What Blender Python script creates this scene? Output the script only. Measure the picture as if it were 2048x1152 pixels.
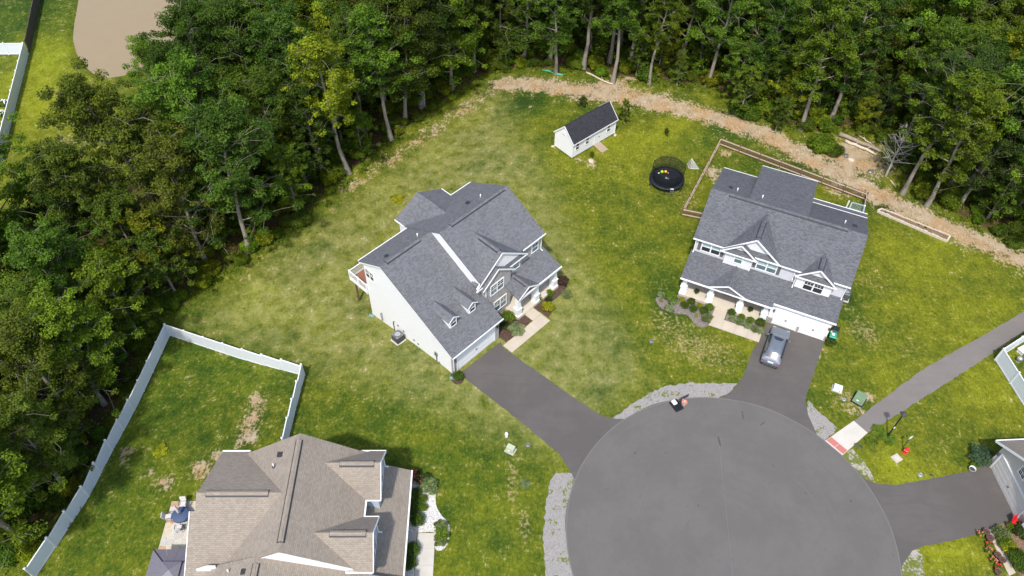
import bpy, bmesh, math, random
import numpy as np
from mathutils import Vector, Matrix

# ------------------------------------------------------------------ camera, sky, sun, exposure
S = bpy.context.scene
for o in list(bpy.data.objects):
    bpy.data.objects.remove(o)
col = S.collection
CAM_H, PITCH, ROLL, FPX = 62.0, math.radians(49.5), math.radians(1.25), 1600.0
SUN_EL, SHADOW_AZ = math.radians(58.0), math.radians(75.0)       # shadows run to the north-north-east
_c, _s = math.cos(PITCH), math.sin(PITCH); _cr, _sr = math.cos(ROLL), math.sin(ROLL)
CR = Vector((_cr, _sr*_s, _sr*_c)); CU = Vector((-_sr, _cr*_s, _cr*_c)); CW = Vector((0, _c, -_s))
cd = bpy.data.cameras.new('camera'); cam = bpy.data.objects.new('camera', cd); col.objects.link(cam)
cd.sensor_width = 36.0; cd.lens = 36.0*FPX/2048; cd.clip_start = 0.5; cd.clip_end = 5000
cam.matrix_world = Matrix(((CR.x, CU.x, -CW.x, 0), (CR.y, CU.y, -CW.y, 0), (CR.z, CU.z, -CW.z, CAM_H), (0, 0, 0, 1)))
S.camera = cam
wd = bpy.data.worlds.new('World'); S.world = wd; wd.use_nodes = True
wn = wd.node_tree.nodes; wl = wd.node_tree.links
sky = wn.new('ShaderNodeTexSky'); sky.sky_type = 'NISHITA'; sky.sun_disc = False
sky.sun_elevation = SUN_EL; sky.sun_rotation = math.radians(270) - SHADOW_AZ + math.radians(0)
sky.air_density = 1.0; sky.dust_density = 2.0; sky.ozone_density = 1.0
wl.new(sky.outputs[0], wn['Background'].inputs[0]); wn['Background'].inputs[1].default_value = 0.15
ld = bpy.data.lights.new('sun', 'SUN'); ld.energy = 2.7; ld.angle = math.radians(2.5); ld.color = (1.0, 0.955, 0.89)
sun = bpy.data.objects.new('sun', ld); col.objects.link(sun)
sd = Vector((math.cos(SHADOW_AZ)*math.cos(SUN_EL), math.sin(SHADOW_AZ)*math.cos(SUN_EL), -math.sin(SUN_EL)))
sun.rotation_euler = sd.to_track_quat('-Z', 'Y').to_euler(); sun.location = (0, -40, 120)
S.view_settings.view_transform = 'Standard'; S.view_settings.look = 'None'
S.view_settings.exposure = 0.64; S.view_settings.gamma = 1.0; S.view_settings.use_curve_mapping = False

# ------------------------------------------------------------------ places: pixels of the photograph to the ground
O1, A1 = (-5.3245, 42.2533), math.radians(47.1)      # white house: front left garage corner, direction of its front
O2, A2 = (16.8771, 52.4608), math.radians(-23.6)     # grey house: front left porch corner
O3, A3 = (-7.84, 30.784), math.radians(-88.5)        # brown roofed house: north end of its porch eave
O4, A4 = (41.656, 33.779), math.radians(-85.8)       # beige house: garage door corner

def terrain(x, y):
    dx, dy = x-O1[0], y-O1[1]
    u = dx*math.cos(A1)+dy*math.sin(A1); v = -dx*math.sin(A1)+dy*math.cos(A1)
    w = v-0.5*np.maximum(u, 0)+0.25*np.minimum(u, 0)
    t = np.clip(w/16.0, 0, 1)
    return -1.75*t*t*(3-2*t)

def Gz(px, py, z):
    d = CR*((px-1024)/FPX)+CU*((576-py)/FPX)+CW
    t = (z-CAM_H)/d.z
    return Vector((d.x*t, d.y*t, z))

def G(px, py):
    z = 0.0
    for _ in range(12):
        p = Gz(px, py, z); z = float(terrain(p.x, p.y))
    return Vector((p.x, p.y, z))

def zoomer(x0, y0, sc):
    return lambda x, y: G(x0+x*sc, y0+y*sc)

# ------------------------------------------------------------------ object helpers
def tag(o, label=None, cat=None, group=None, kind=None):
    if label: o['label'] = label
    if cat: o['category'] = cat
    if group: o['group'] = group
    if kind: o['kind'] = kind
    return o

def empty(name, loc=(0, 0, 0), rz=0.0):
    o = bpy.data.objects.new(name, None); col.objects.link(o)
    o.location = loc; o.rotation_euler = (0, 0, rz); o.empty_display_size = 0.3
    return o

def put(name, me, parent=None, loc=None, rot=None, scale=None):
    o = bpy.data.objects.new(name, me); col.objects.link(o)
    if parent: o.parent = parent
    if loc is not None: o.location = loc
    if rot is not None: o.rotation_euler = rot
    if scale is not None: o.scale = scale
    return o

def copy_tree(o, parent=None):
    c = o.copy(); col.objects.link(c); c.parent = parent
    for ch in list(o.children): copy_tree(ch, c)
    return c

class MB:
    def __init__(self): self.v = []; self.f = []
    def add(self, vs, fs):
        n = len(self.v); self.v += [tuple(p) for p in vs]; self.f += [tuple(i+n for i in f) for f in fs]; return self
    def box(self, x0, x1, y0, y1, z0, z1):
        return self.add([(x0,y0,z0),(x1,y0,z0),(x1,y1,z0),(x0,y1,z0),(x0,y0,z1),(x1,y0,z1),(x1,y1,z1),(x0,y1,z1)],
                        [(3,2,1,0),(4,5,6,7),(0,1,5,4),(1,2,6,5),(2,3,7,6),(3,0,4,7)])
    def extr(self, pts, vec):
        n = len(pts); vec = Vector(vec)
        vs = [Vector(p) for p in pts]+[Vector(p)+vec for p in pts]
        return self.add(vs, [tuple(range(n-1, -1, -1)), tuple(range(n, 2*n))]+[(i, (i+1) % n, n+(i+1) % n, n+i) for i in range(n)])
    def flat(self, pts): return self.add(pts, [tuple(range(len(pts)))])
    def beam(self, p, q, w, h, up=(0, 0, 1)):
        p, q = Vector(p), Vector(q); d = (q-p).normalized(); sd_ = d.cross(Vector(up))
        if sd_.length < 1e-4: sd_ = d.cross(Vector((1, 0, 0)))
        sd_.normalize(); u = sd_.cross(d).normalized(); a = sd_*w/2; b = u*h/2
        return self.add([p-a-b, p+a-b, p+a+b, p-a+b, q-a-b, q+a-b, q+a+b, q-a+b],
                        [(3,2,1,0),(4,5,6,7),(0,1,5,4),(1,2,6,5),(2,3,7,6),(3,0,4,7)])
    def tube(self, path, rad, n=8, cap=True):
        base = len(self.v); path = [Vector(p) for p in path]; m = len(path)
        for i, p in enumerate(path):
            d = (path[min(i+1, m-1)]-path[max(i-1, 0)]).normalized()
            a = d.cross(Vector((0.13, 0.07, 1)))
            if a.length < 1e-3: a = d.cross(Vector((1, 0, 0)))
            a.normalize(); b = d.cross(a); r = rad[i] if hasattr(rad, '__len__') else rad
            for k in range(n):
                t = 2*math.pi*k/n; self.v.append(tuple(p+(a*math.cos(t)+b*math.sin(t))*r))
        for i in range(m-1):
            for k in range(n):
                self.f.append((base+i*n+k, base+i*n+(k+1) % n, base+(i+1)*n+(k+1) % n, base+(i+1)*n+k))
        if cap:
            self.f.append(tuple(base+k for k in range(n-1, -1, -1))); self.f.append(tuple(base+(m-1)*n+k for k in range(n)))
        return self
    def cyl(self, x, y, z0, z1, r0, r1=None, n=14): return self.tube([(x, y, z0), (x, y, z1)], [r0, r0 if r1 is None else r1], n)
    def lathe(self, prof, n=18, c=(0, 0, 0)):
        base = len(self.v)
        for r, z in prof:
            for k in range(n):
                t = 2*math.pi*k/n; self.v.append((c[0]+r*math.cos(t), c[1]+r*math.sin(t), c[2]+z))
        for i in range(len(prof)-1):
            for k in range(n):
                self.f.append((base+i*n+k, base+i*n+(k+1) % n, base+(i+1)*n+(k+1) % n, base+(i+1)*n+k))
        return self
    def mesh(self, name, mat, smooth=False, fix=True):
        me = bpy.data.meshes.new(name); me.from_pydata(self.v, [], self.f)
        if fix and len(self.f) < 20000:
            bm = bmesh.new(); bm.from_mesh(me); bmesh.ops.recalc_face_normals(bm, faces=bm.faces); bm.to_mesh(me); bm.free()
        uvl = me.uv_layers.new(name='UVMap'); data = np.zeros(len(me.loops)*2, np.float32)
        vv = me.vertices
        for p in me.polygons:
            n = p.normal
            if abs(n.z) > 0.995: h = Vector((1, 0, 0)); s_ = Vector((0, 1, 0))
            else:
                h = Vector((-n.y, n.x, 0)).normalized(); s_ = n.cross(h)
            for li in p.loop_indices:
                c_ = vv[me.loops[li].vertex_index].co
                data[2*li] = c_.dot(h); data[2*li+1] = c_.dot(s_)
        uvl.data.foreach_set('uv', data)
        if smooth: me.polygons.foreach_set('use_smooth', [True]*len(me.polygons))
        if mat: me.materials.append(M[mat] if isinstance(mat, str) else mat)
        return me
    def build(self, name, mat, parent=None, smooth=False, loc=None, rot=None, bevel=0, sub=0):
        o = put(name, self.mesh(name, mat, smooth), parent, loc, rot)
        if bevel:
            b = o.modifiers.new('bevel', 'BEVEL'); b.width = bevel; b.segments = 2; b.limit_method = 'ANGLE'
        if sub:
            s_ = o.modifiers.new('sub', 'SUBSURF'); s_.levels = sub; s_.render_levels = sub
        return o

def boards(name, mat, parent, segs, w, h, off=(0, 0, 0)):
    for p_, q_ in segs: MB().beam(Vector(p_)+Vector(off), Vector(q_)+Vector(off), w, h).build(name, mat, parent)

# ------------------------------------------------------------------ materials
M = {}
class NT:
    def __init__(self, name):
        self.m = bpy.data.materials.new(name); self.m.use_nodes = True; self.t = self.m.node_tree
        self.b = self.t.nodes['Principled BSDF']; self.out = self.t.nodes['Material Output']; M[name] = self.m
    def n(self, typ, **kw):
        nd = self.t.nodes.new('ShaderNode'+typ)
        for k, v in kw.items():
            if k.startswith('_'): setattr(nd, k[1:], v)
            else:
                key = {'A': 0, 'B': 1, 'C': 2, 'D': 3}.get(k, k)
                if isinstance(key, str) and key not in nd.inputs: key = key.replace('_', ' ')
                self.set(nd.inputs[key], v)
        return nd
    def set(self, sock, v):
        if isinstance(v, bpy.types.NodeSocket): self.t.links.new(v, sock)
        elif isinstance(v, bpy.types.Node): self.t.links.new(v.outputs[0], sock)
        else:
            if sock.type == 'RGBA' and len(v) == 3: v = (*v, 1)
            sock.default_value = v
    def math(self, op, a, b=0.0, c=0.0, clamp=False):
        nd = self.t.nodes.new('ShaderNodeMath'); nd.operation = op; nd.use_clamp = clamp
        for i, x in enumerate((a, b, c)): self.set(nd.inputs[i], x)
        return nd.outputs[0]
    def mix(self, f, a, b, blend='MIX'):
        nd = self.t.nodes.new('ShaderNodeMix'); nd.data_type = 'RGBA'; nd.blend_type = blend
        self.set(nd.inputs[0], f); self.set(nd.inputs[6], a); self.set(nd.inputs[7], b)
        return nd.outputs[2]
    def ramp(self, f, stops):
        nd = self.t.nodes.new('ShaderNodeValToRGB'); self.set(nd.inputs[0], f); e = nd.color_ramp.elements
        while len(e) < len(stops): e.new(0.5)
        for el, (p, c) in zip(e, stops):
            el.position = p; el.color = (*c, 1) if len(c) == 3 else c
        return nd.outputs[0]
    def step(self, x, lo, hi):
        nd = self.t.nodes.new('ShaderNodeMapRange'); nd.interpolation_type = 'SMOOTHSTEP'
        for i, v in enumerate((x, lo, hi, 0.0, 1.0)): self.set(nd.inputs[i], v)
        return nd.outputs[0]
    def coord(self, which='Object'):
        return self.t.nodes.new('ShaderNodeTexCoord').outputs[which]
    def noise(self, vec, scale, detail=3, rough=0.55, dist=0.0):
        nd = self.n('TexNoise'); nd.inputs['Scale'].default_value = scale; nd.inputs['Detail'].default_value = detail
        nd.inputs['Roughness'].default_value = rough; nd.inputs['Distortion'].default_value = dist
        self.set(nd.inputs['Vector'], vec); return nd.outputs[0]
    def scale(self, vec, sx, sy, sz=1.0, rot=0.0):
        nd = self.t.nodes.new('ShaderNodeMapping'); self.set(nd.inputs[0], vec)
        nd.inputs['Scale'].default_value = (sx, sy, sz); nd.inputs['Rotation'].default_value = (0, 0, rot); return nd.outputs[0]
    def bump(self, h, strength=0.3, dist=0.02):
        nd = self.n('Bump'); nd.inputs['Strength'].default_value = strength; nd.inputs['Distance'].default_value = dist
        self.set(nd.inputs['Height'], h); self.t.links.new(nd.outputs[0], self.b.inputs['Normal'])
    def done(self, color=None, rough=None, spec=None, metal=None):
        if color is not None: self.set(self.b.inputs['Base Color'], color)
        if rough is not None: self.set(self.b.inputs['Roughness'], rough)
        if spec is not None: self.set(self.b.inputs['Specular IOR Level'], spec)
        if metal is not None: self.set(self.b.inputs['Metallic'], metal)
        return self.m

def plain(name, c, rough=0.6, var=0.12, sc=3.0, spec=0.4, metal=0.0):
    t = NT(name); v = t.noise(t.coord(), sc, 4)
    t.done(t.mix(v, tuple(k*(1-var) for k in c), tuple(min(1, k*(1+var)) for k in c)), rough, spec, metal)

def shingle(name, c1, c2, gap):
    t = NT(name); uv = t.coord('UV')
    br = t.n('TexBrick', Vector=uv, Color1=c1, Color2=c2, Mortar=gap)
    br.inputs['Scale'].default_value = 1.0; br.inputs['Brick Width'].default_value = 0.25; br.inputs['Row Height'].default_value = 0.135
    br.inputs['Mortar Size'].default_value = 0.012; br.inputs['Mortar Smooth'].default_value = 0.35; br.offset = 0.5
    g = t.noise(uv, 40, 2); w = t.noise(t.scale(uv, 0.5, 0.12), 1.0, 4); p = t.noise(t.scale(uv, 3.4, 6.8), 1.0, 2, .8)
    c = t.mix(t.math('MULTIPLY', t.step(p, .45, .6), .3), br.outputs[0], c2)
    c = t.mix(t.step(g, .3, .75), t.mix(.14, c, gap), c)
    c = t.mix(t.math('MULTIPLY', t.step(t.noise(uv, .35, 4), .5, .68), .14), c, gap)
    c = t.mix(t.math('MULTIPLY', t.step(w, .45, .75), .12), c, tuple(k*1.35 for k in c2))
    t.bump(t.math('MULTIPLY_ADD', br.outputs[1], -1.0, t.math('MULTIPLY', g, .4)), .35, .02)
    t.done(c, .93, .25)
shingle('shingle_grey', (.112, .115, .124), (.180, .184, .196), (.076, .078, .084))
shingle('shingle_slate', (.088, .091, .101), (.152, .156, .170), (.058, .060, .066))
shingle('shingle_brown', (.245, .208, .168), (.318, .275, .226), (.175, .147, .118))
shingle('shingle_dark', (.028, .028, .034), (.050, .050, .060), (.016, .016, .020))

def siding(name, c, pitch=0.115):
    t = NT(name); uv = t.coord('UV'); sx = t.n('SeparateXYZ', Vector=uv)
    fr = t.math('FRACT', t.math('DIVIDE', sx.outputs[1], pitch))
    line = t.step(fr, .0, .12); w = t.noise(t.scale(uv, .4, 1.5), 1.2, 4)
    cc = t.mix(t.math('MULTIPLY', w, .35), c, tuple(k*.9 for k in c))
    t.bump(t.math('MULTIPLY_ADD', fr, -.8, t.math('MULTIPLY', line, .6)), .7, .03)
    t.done(t.mix(line, tuple(k*.62 for k in c), cc), .55, .35)
siding('siding_white', (.80, .80, .80)); siding('siding_grey', (.56, .56, .59)); siding('siding_beige', (.56, .52, .47))
siding('siding_shade_blue', (.50, .56, .66)); siding('siding_shed', (.84, .84, .84), .16); siding('siding_gable', (.70, .70, .72))  # the blue one has the walls' bluish shade painted into its colour

def stone(name, a, b, c_, mortar, sx=2.2, sy=5.5):
    t = NT(name); uv = t.scale(t.coord('UV'), sx, sy)
    vo = t.n('TexVoronoi', Vector=uv, _feature='F1', _distance='CHEBYCHEV'); vo.inputs['Randomness'].default_value = .75
    ed = t.n('TexVoronoi', Vector=uv, _feature='DISTANCE_TO_EDGE'); ed.inputs['Randomness'].default_value = .75
    sp = t.n('SeparateXYZ', Vector=vo.outputs['Color'])
    k = t.ramp(sp.outputs[0], [(0, a), (.4, b), (.7, c_), (1, b)])
    nz = t.noise(uv, 6, 4); m = t.step(ed.outputs['Distance'], .02, .09)
    k = t.mix(t.math('MULTIPLY', nz, .5), k, tuple(x*.6 for x in a))
    t.bump(t.math('ADD', m, t.math('MULTIPLY', nz, .3)), .8, .03)
    t.done(t.mix(m, mortar, k), .85, .3)
stone('stone_veneer', (.26, .25, .26), (.54, .51, .49), (.66, .60, .56), (.52, .51, .50), 1.6, 4.2)
stone('stone_base', (.36, .30, .25), (.50, .44, .38), (.58, .50, .44), (.45, .42, .38))

def asphalt(name, c, ring=False, patch=.5, grit=.5, crack=.35):
    t = NT(name); p = t.coord(); k_ = lambda f: tuple(x*f for x in c)
    a = t.noise(p, 70, 3, .75); b = t.noise(p, .22, 6, .65); d = t.noise(p, 1.6, 6, .7); e_ = t.noise(p, 6, 5, .7)
    col_ = t.mix(t.step(b, .40, .60), k_(1-.17*patch), k_(1+.17*patch))
    col_ = t.mix(t.math('MULTIPLY', t.step(d, .50, .62), .35), col_, k_(.74)); col_ = t.mix(t.math('MULTIPLY', t.step(e_, .52, .64), .25), col_, k_(1.3))
    if ring:
        s_ = t.n('SeparateXYZ', Vector=p)
        r = t.math('SQRT', t.math('ADD', t.math('MULTIPLY', s_.outputs[0], s_.outputs[0]), t.math('MULTIPLY', s_.outputs[1], s_.outputs[1])))
        an = t.math('ARCTAN2', s_.outputs[1], s_.outputs[0])
        cv = t.n('CombineXYZ'); t.set(cv.inputs[0], t.math('MULTIPLY', r, 2.4)); t.set(cv.inputs[1], t.math('MULTIPLY', an, 1.1))
        rn = t.noise(cv.outputs[0], 1.0, 6, .7)
        col_ = t.mix(t.math('MULTIPLY', t.step(rn, .56, .66), .55), col_, k_(.74)); col_ = t.mix(t.math('MULTIPLY', t.step(rn, .44, .34), .6), col_, k_(1.28))
        col_ = t.mix(t.math('MULTIPLY', t.step(r, 12.4, 13.3), .35), col_, k_(.72))
    else:
        st = t.noise(t.scale(p, .28, 2.0), 1.0, 5); col_ = t.mix(t.math('MULTIPLY', t.step(st, .52, .62), .45), col_, k_(.68))
    sp = t.n('TexVoronoi', Vector=t.n('VectorMath', _operation='ADD', A=p, B=t.n('TexNoise', Vector=p).outputs[1]).outputs[0], _feature='F1'); sp.inputs['Scale'].default_value = .7
    sm = t.math('MULTIPLY', t.step(sp.outputs['Distance'], .13, .06), t.step(t.noise(p, .3, 2), .47, .54)); col_ = t.mix(t.math('MULTIPLY', sm, .6), col_, (.035, .033, .032))
    wv = t.n('VectorMath', _operation='MULTIPLY_ADD', A=t.n('TexNoise', Vector=p).outputs[1]); wv.inputs[1].default_value = (1.6, 1.6, 0); t.set(wv.inputs[2], p)
    ck = t.n('TexVoronoi', Vector=wv.outputs[0], _feature='DISTANCE_TO_EDGE'); ck.inputs['Scale'].default_value = .17
    cm = t.math('MULTIPLY', t.step(ck.outputs['Distance'], .007, .002), t.step(t.noise(p, .12, 2), .46, .56)); col_ = t.mix(t.math('MULTIPLY', cm, crack), col_, (.05, .047, .045))
    col_ = t.mix(t.math('MULTIPLY', t.step(a, .32, .72), grit), k_(.78), col_)
    t.bump(a, .4, .012); t.done(col_, .92, .3)
asphalt('asphalt_road', (.148, .138, .129), True, 1.3); plain('asphalt_stain', (.075, .070, .067), .9, .4, 6); asphalt('asphalt_edge', (.185, .170, .158)); asphalt('asphalt_drive', (.121, .110, .102), patch=1.5); asphalt('asphalt_path', (.215, .193, .178), patch=1.0)

def gravel(name, a, b, sc, green=0.0):
    t = NT(name); p = t.coord(); vo = t.n('TexVoronoi', Vector=p); vo.inputs['Scale'].default_value = sc
    sp = t.n('SeparateXYZ', Vector=vo.outputs['Color']); n1 = t.noise(p, .9, 4); n2 = t.noise(p, 5, 3)
    c = t.mix(sp.outputs[0], a, b); c = t.mix(t.math('MULTIPLY', t.step(vo.outputs['Distance'], .3, .75), .7), c, tuple(k*.45 for k in a))
    c = t.mix(t.math('MULTIPLY', n2, .35), c, tuple(k*.7 for k in a))
    if green:
        m = t.step(t.math('ADD', t.math('MULTIPLY', n1, .8), t.math('MULTIPLY', n2, .45)), .80-green*.25, .86-green*.2)
        c = t.mix(m, c, (.13, .15, .03))
    t.bump(vo.outputs['Distance'], .7, .02); t.done(c, .95, .2)
gravel('gravel', (.29, .27, .255), (.45, .425, .40), 24, .45); gravel('gravel_weedy', (.38, .35, .30), (.54, .50, .43), 24, 1.0)
gravel('white_pebble', (.62, .60, .57), (.86, .84, .80), 11); gravel('mulch_brown', (.075, .045, .035), (.17, .105, .08), 13)
gravel('mulch_grey', (.17, .14, .13), (.36, .31, .29), 13); gravel('soil_bed', (.20, .13, .08), (.34, .24, .16), 12)

def concrete(name, c):
    t = NT(name); p = t.coord(); a = t.noise(p, .9, 5); b = t.noise(p, 40, 2)
    cc = t.mix(t.step(a, .3, .75), tuple(k*.88 for k in c), c); cc = t.mix(t.math('MULTIPLY', b, .2), cc, tuple(k*.75 for k in c))
    t.bump(b, .15, .01); t.done(cc, .85, .3)
concrete('concrete', (.52, .45, .36)); concrete('concrete_pale', (.55, .52, .46)); concrete('concrete_porch', (.58, .52, .42)); concrete('tactile_red', (.50, .17, .15))

plain('white_trim', (.80, .80, .80), .5, .04); plain('white_vinyl', (.74, .76, .79), .35, .03, 1.0); plain('vinyl_panel', (.66, .70, .745), .4, .04, 1.0); plain('white_paint', (.78, .78, .79), .45, .04)
plain('door_white', (.82, .82, .82), .4, .04); plain('door_beige', (.60, .56, .51), .45, .04); plain('shutter_grey', (.13, .12, .125), .6)
plain('metal_grey', (.22, .23, .24), .45, .1, 5, .5, .5); plain('metal_dark', (.05, .052, .055), .5); plain('black_plastic', (.012, .013, .016), .45)
plain('pipe_white', (.75, .75, .73), .4); plain('vent_dark', (.03, .03, .035), .6); plain('fan_silver', (.50, .52, .54), .35, .2, 20, .5, .7)
plain('wood_fence', (.17, .105, .062), .85, .45, 7.0); plain('wood_rail', (.50, .39, .30), .85, .3, 6.0); plain('wood_dark', (.085, .065, .045), .85, .4, 5.0)
plain('wood_ramp', (.36, .28, .20), .85, .3, 6.0); plain('deck_brown', (.25, .105, .062), .7, .25, 6.0); plain('deck_blue', (.33, .41, .44), .6, .15)
plain('log_bark', (.30, .24, .18), .95, .5, 5.0); plain('log_pale', (.56, .47, .36), .9, .35, 5.0)
plain('green_metal', (.15, .23, .13), .5, .15); plain('green_pale', (.40, .45, .30), .5, .12); plain('box_white', (.66, .70, .68), .5, .08)
plain('hydrant_red', (.62, .018, .018), .4); plain('red_fabric', (.60, .012, .02), .6); plain('hoop_orange', (.72, .16, .09), .5); plain('hoop_pink', (.62, .36, .42), .5)
plain('bin_black', (.02, .024, .03), .45); plain('bin_green', (.03, .30, .19), .45); plain('yellow_plastic', (.60, .55, .03), .5)
plain('navy_cloth', (.055, .085, .16), .7, .25, 9); plain('cushion_white', (.55, .53, .52), .8); plain('umbrella_cloth', (.62, .52, .53), .8, .2, 14)
plain('gazebo_metal', (.165, .155, .185), .5, .08); plain('gazebo_dark', (.03, .03, .04), .5); plain('tramp_mat', (.008, .010, .016), .6); plain('tramp_pad', (.014, .017, .028), .55)
plain('ball_green', (.36, .55, .02), .4); plain('ball_orange', (.72, .42, .02), .4); plain('ball_pale', (.52, .62, .48), .4); plain('ball_pink', (.62, .25, .22), .4)
plain('pipe_green', (.07, .36, .24), .5); plain('tyre', (.02, .02, .02), .8); plain('rim', (.42, .43, .45), .35, .05, 3, .5, .8)
plain('lamp_red', (.35, .02, .03), .25); plain('plate_white', (.75, .76, .78), .4); plain('flower_red', (.42, .03, .025), .6, .3, 30); plain('flower_coral', (.42, .13, .08), .6, .35, 30)
plain('pot_brown', (.16, .105, .085), .8, .3, 12); plain('pot_white', (.62, .62, .62), .5); plain('rock_pale', (.52, .45, .33), .9, .25, 6); plain('stone_border', (.55, .49, .43), .9, .35, 6)
plain('flag_a', (.44, .42, .38), .85, .2, 4); plain('flag_b', (.50, .47, .41), .85, .2, 4); plain('flag_c', (.44, .44, .42), .85, .2, 4); plain('flag_d', (.42, .27, .18), .85, .25, 4); plain('flag_e', (.50, .43, .32), .85, .25, 4)
plain('grout', (.62, .58, .50), .9, .1); plain('teal_plastic', (.16, .33, .34), .6); plain('foundation', (.38, .36, .33), .9, .15)
plain('rope_dark', (.02, .02, .02), .6); plain('bark', (.26, .225, .185), .95, .45, 4.0); plain('bark_dead', (.40, .37, .32), .95, .35, 5.0); plain('brick_red', (.34, .14, .09), .85, .3, 8)

def glass(name, c, rough=.06):
    t = NT(name); v = t.noise(t.coord('UV'), 1.6, 3); t.done(t.mix(v, tuple(k*.6 for k in c), tuple(k*1.4 for k in c)), rough, .9)
glass('glass_dark', (.022, .027, .030)); glass('glass_teal', (.10, .16, .17)); glass('glass_blind', (.34, .46, .47), .2); glass('glass_car', (.016, .028, .055), .12); glass('glass_windscreen', (.16, .21, .19), .08)

t = NT('car_paint'); t.done((.155, .180, .215), .42, .4, .25); t.b.inputs['Coat Weight'].default_value = .2; t.b.inputs['Coat Roughness'].default_value = .06
t = NT('water'); p = t.coord(); a = t.noise(p, .5, 4); b = t.noise(t.scale(p, 2.0, 5.0), 1.0, 3)
t.bump(b, .08, .03); t.done(t.mix(a, (.275, .210, .118), (.305, .236, .138)), .14, .4)

def net(name, c, dens, sc):
    t = NT(name); uv = t.coord('UV'); s_ = t.n('SeparateXYZ', Vector=uv)
    fx = t.math('LESS_THAN', t.math('FRACT', t.math('MULTIPLY', s_.outputs[0], sc)), dens)
    fy = t.math('LESS_THAN', t.math('FRACT', t.math('MULTIPLY', s_.outputs[1], sc)), dens)
    al = t.math('MAXIMUM', fx, fy); t.set(t.b.inputs['Alpha'], al); t.done(c, .8, .2)
net('net_black', (.012, .014, .014), .34, 22.0); net('net_white', (.62, .60, .54), .42, 18.0)

def leaf_mat(name, bright=1.0, rand=.25):
    t = NT(name); at = t.n('Attribute', _attribute_name='tint'); oi = t.n('ObjectInfo')
    base = oi.outputs['Color']
    dark = t.mix(1.0, base, (.48, .54, .50), 'MULTIPLY'); lite = t.mix(1.0, base, (1.75, 1.6, 1.25), 'MULTIPLY')
    c = t.mix(at.outputs['Fac'], dark, lite)
    hs = t.n('HueSaturation', Color=c); t.set(hs.inputs['Hue'], t.math('MULTIPLY_ADD', oi.outputs['Random'], .02, .488))
    t.set(hs.inputs['Value'], t.math('MULTIPLY_ADD', oi.outputs['Random'], rand*2, 1-rand))
    t.done(hs.outputs[0], .6, .14)
    tr = t.n('BsdfTranslucent'); t.set(tr.inputs[0], t.mix(1.0, hs.outputs[0], (1.3, 1.4, .7), 'MULTIPLY'))
    mx = t.n('MixShader'); mx.inputs[0].default_value = .42
    t.t.links.new(t.b.outputs[0], mx.inputs[1]); t.t.links.new(tr.outputs[0], mx.inputs[2]); t.t.links.new(mx.outputs[0], t.out.inputs[0])
leaf_mat('leaf'); leaf_mat('leaf_garden', rand=.08)
# ------------------------------------------------------------------ the ground sheet with masks for soil, litter and dry grass
rng = np.random.default_rng(7)
def W2(px): return np.array([[*G(*p)[:2]] for p in px])
WOOD_PX = [(318,640),(420,572),(520,506),(610,442),(690,364),(770,302),(860,230),(930,182),(1000,142),(1100,142),(1240,160),(1420,180),(1540,244),(1600,262),
           (1640,272),(1710,262),(1790,296),(1795,352),(1835,400),(1940,450),(2060,512),(2240,600),(2400,420),(2380,-40),(1024,-70),(600,-70),(520,-10),(475,70),(425,150),(360,225),
           (305,300),(240,370),(150,420),(60,432),(-60,450),(-250,600),(-230,1120),(40,1140),(92,1090),(150,1000),(200,905),(240,830),(280,745)]
WOOD = W2(WOOD_PX)
POND = W2([(152,-60),(146,0),(137,40),(135,75),(141,105),(155,130),(178,150),(205,158),(250,150),(330,110),(400,60),(440,0),(460,-60)])

def seg_dist(X, Y, poly, closed=False):
    d = np.full(X.shape, 1e9); n = len(poly)
    for i in range(n if closed else n-1):
        a, b = poly[i], poly[(i+1) % n]; ab = b-a; L2 = max(ab@ab, 1e-9)
        t_ = np.clip(((X-a[0])*ab[0]+(Y-a[1])*ab[1])/L2, 0, 1)
        d = np.minimum(d, np.hypot(X-a[0]-t_*ab[0], Y-a[1]-t_*ab[1]))
    return d
def inside(X, Y, poly):
    r = np.zeros(X.shape, bool); n = len(poly)
    for i in range(n):
        x0, y0 = poly[i]; x1, y1 = poly[(i+1) % n]
        if y0 == y1: continue
        c = ((y0 > Y) != (y1 > Y)) & (X < (x1-x0)*(Y-y0)/(y1-y0)+x0); r ^= c
    return r
def signed(X, Y, poly): return np.where(inside(X, Y, poly), -1, 1)*seg_dist(X, Y, poly, True)
def blob(X, Y, px, py, rx, ry=None, rot=0.0):
    p = G(px, py); ry = ry or rx; dx, dy = X-p.x, Y-p.y; c, s = math.cos(rot), math.sin(rot)
    return np.exp(-(((dx*c+dy*s)/rx)**2+((-dx*s+dy*c)/ry)**2))
def sstep(x, a, b):
    t_ = np.clip((x-a)/(b-a), 0, 1); return t_*t_*(3-2*t_)

def axis(lo, hi, st, far):
    core = np.arange(lo, hi+st*.5, st); k = np.cumsum(st*1.35**np.arange(1, 40)); k = k[k < far]
    return np.concatenate([(lo-k)[::-1], core, hi+k])
gx = axis(-82, 86, 0.4, 1500); gy = axis(14, 122, 0.4, 1500)
GX, GY = np.meshgrid(gx, gy)
pond_sd = signed(GX, GY, POND)
GZ = terrain(GX, GY)-0.9*sstep(-pond_sd, -0.6, 2.0)
GZ += 0.05*np.sin(GX*.35+1.3*np.sin(GY*.21))*np.cos(GY*.31)*sstep(seg_dist(GX, GY, WOOD, True), 0, 6)*np.where(GY > 66, 1, 0)
lit = sstep(-signed(GX, GY, WOOD), -0.6, 2.2)
dirt_line = W2([(1003,168),(1060,168),(1150,182),(1250,196),(1330,208),(1440,238),(1530,268),(1620,318),(1690,352),(1780,404),(1860,440),(1950,478),(2060,524),(2200,590)])
soil = .92*(1-sstep(seg_dist(GX, GY, dirt_line), 0.1, 2.9))
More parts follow.
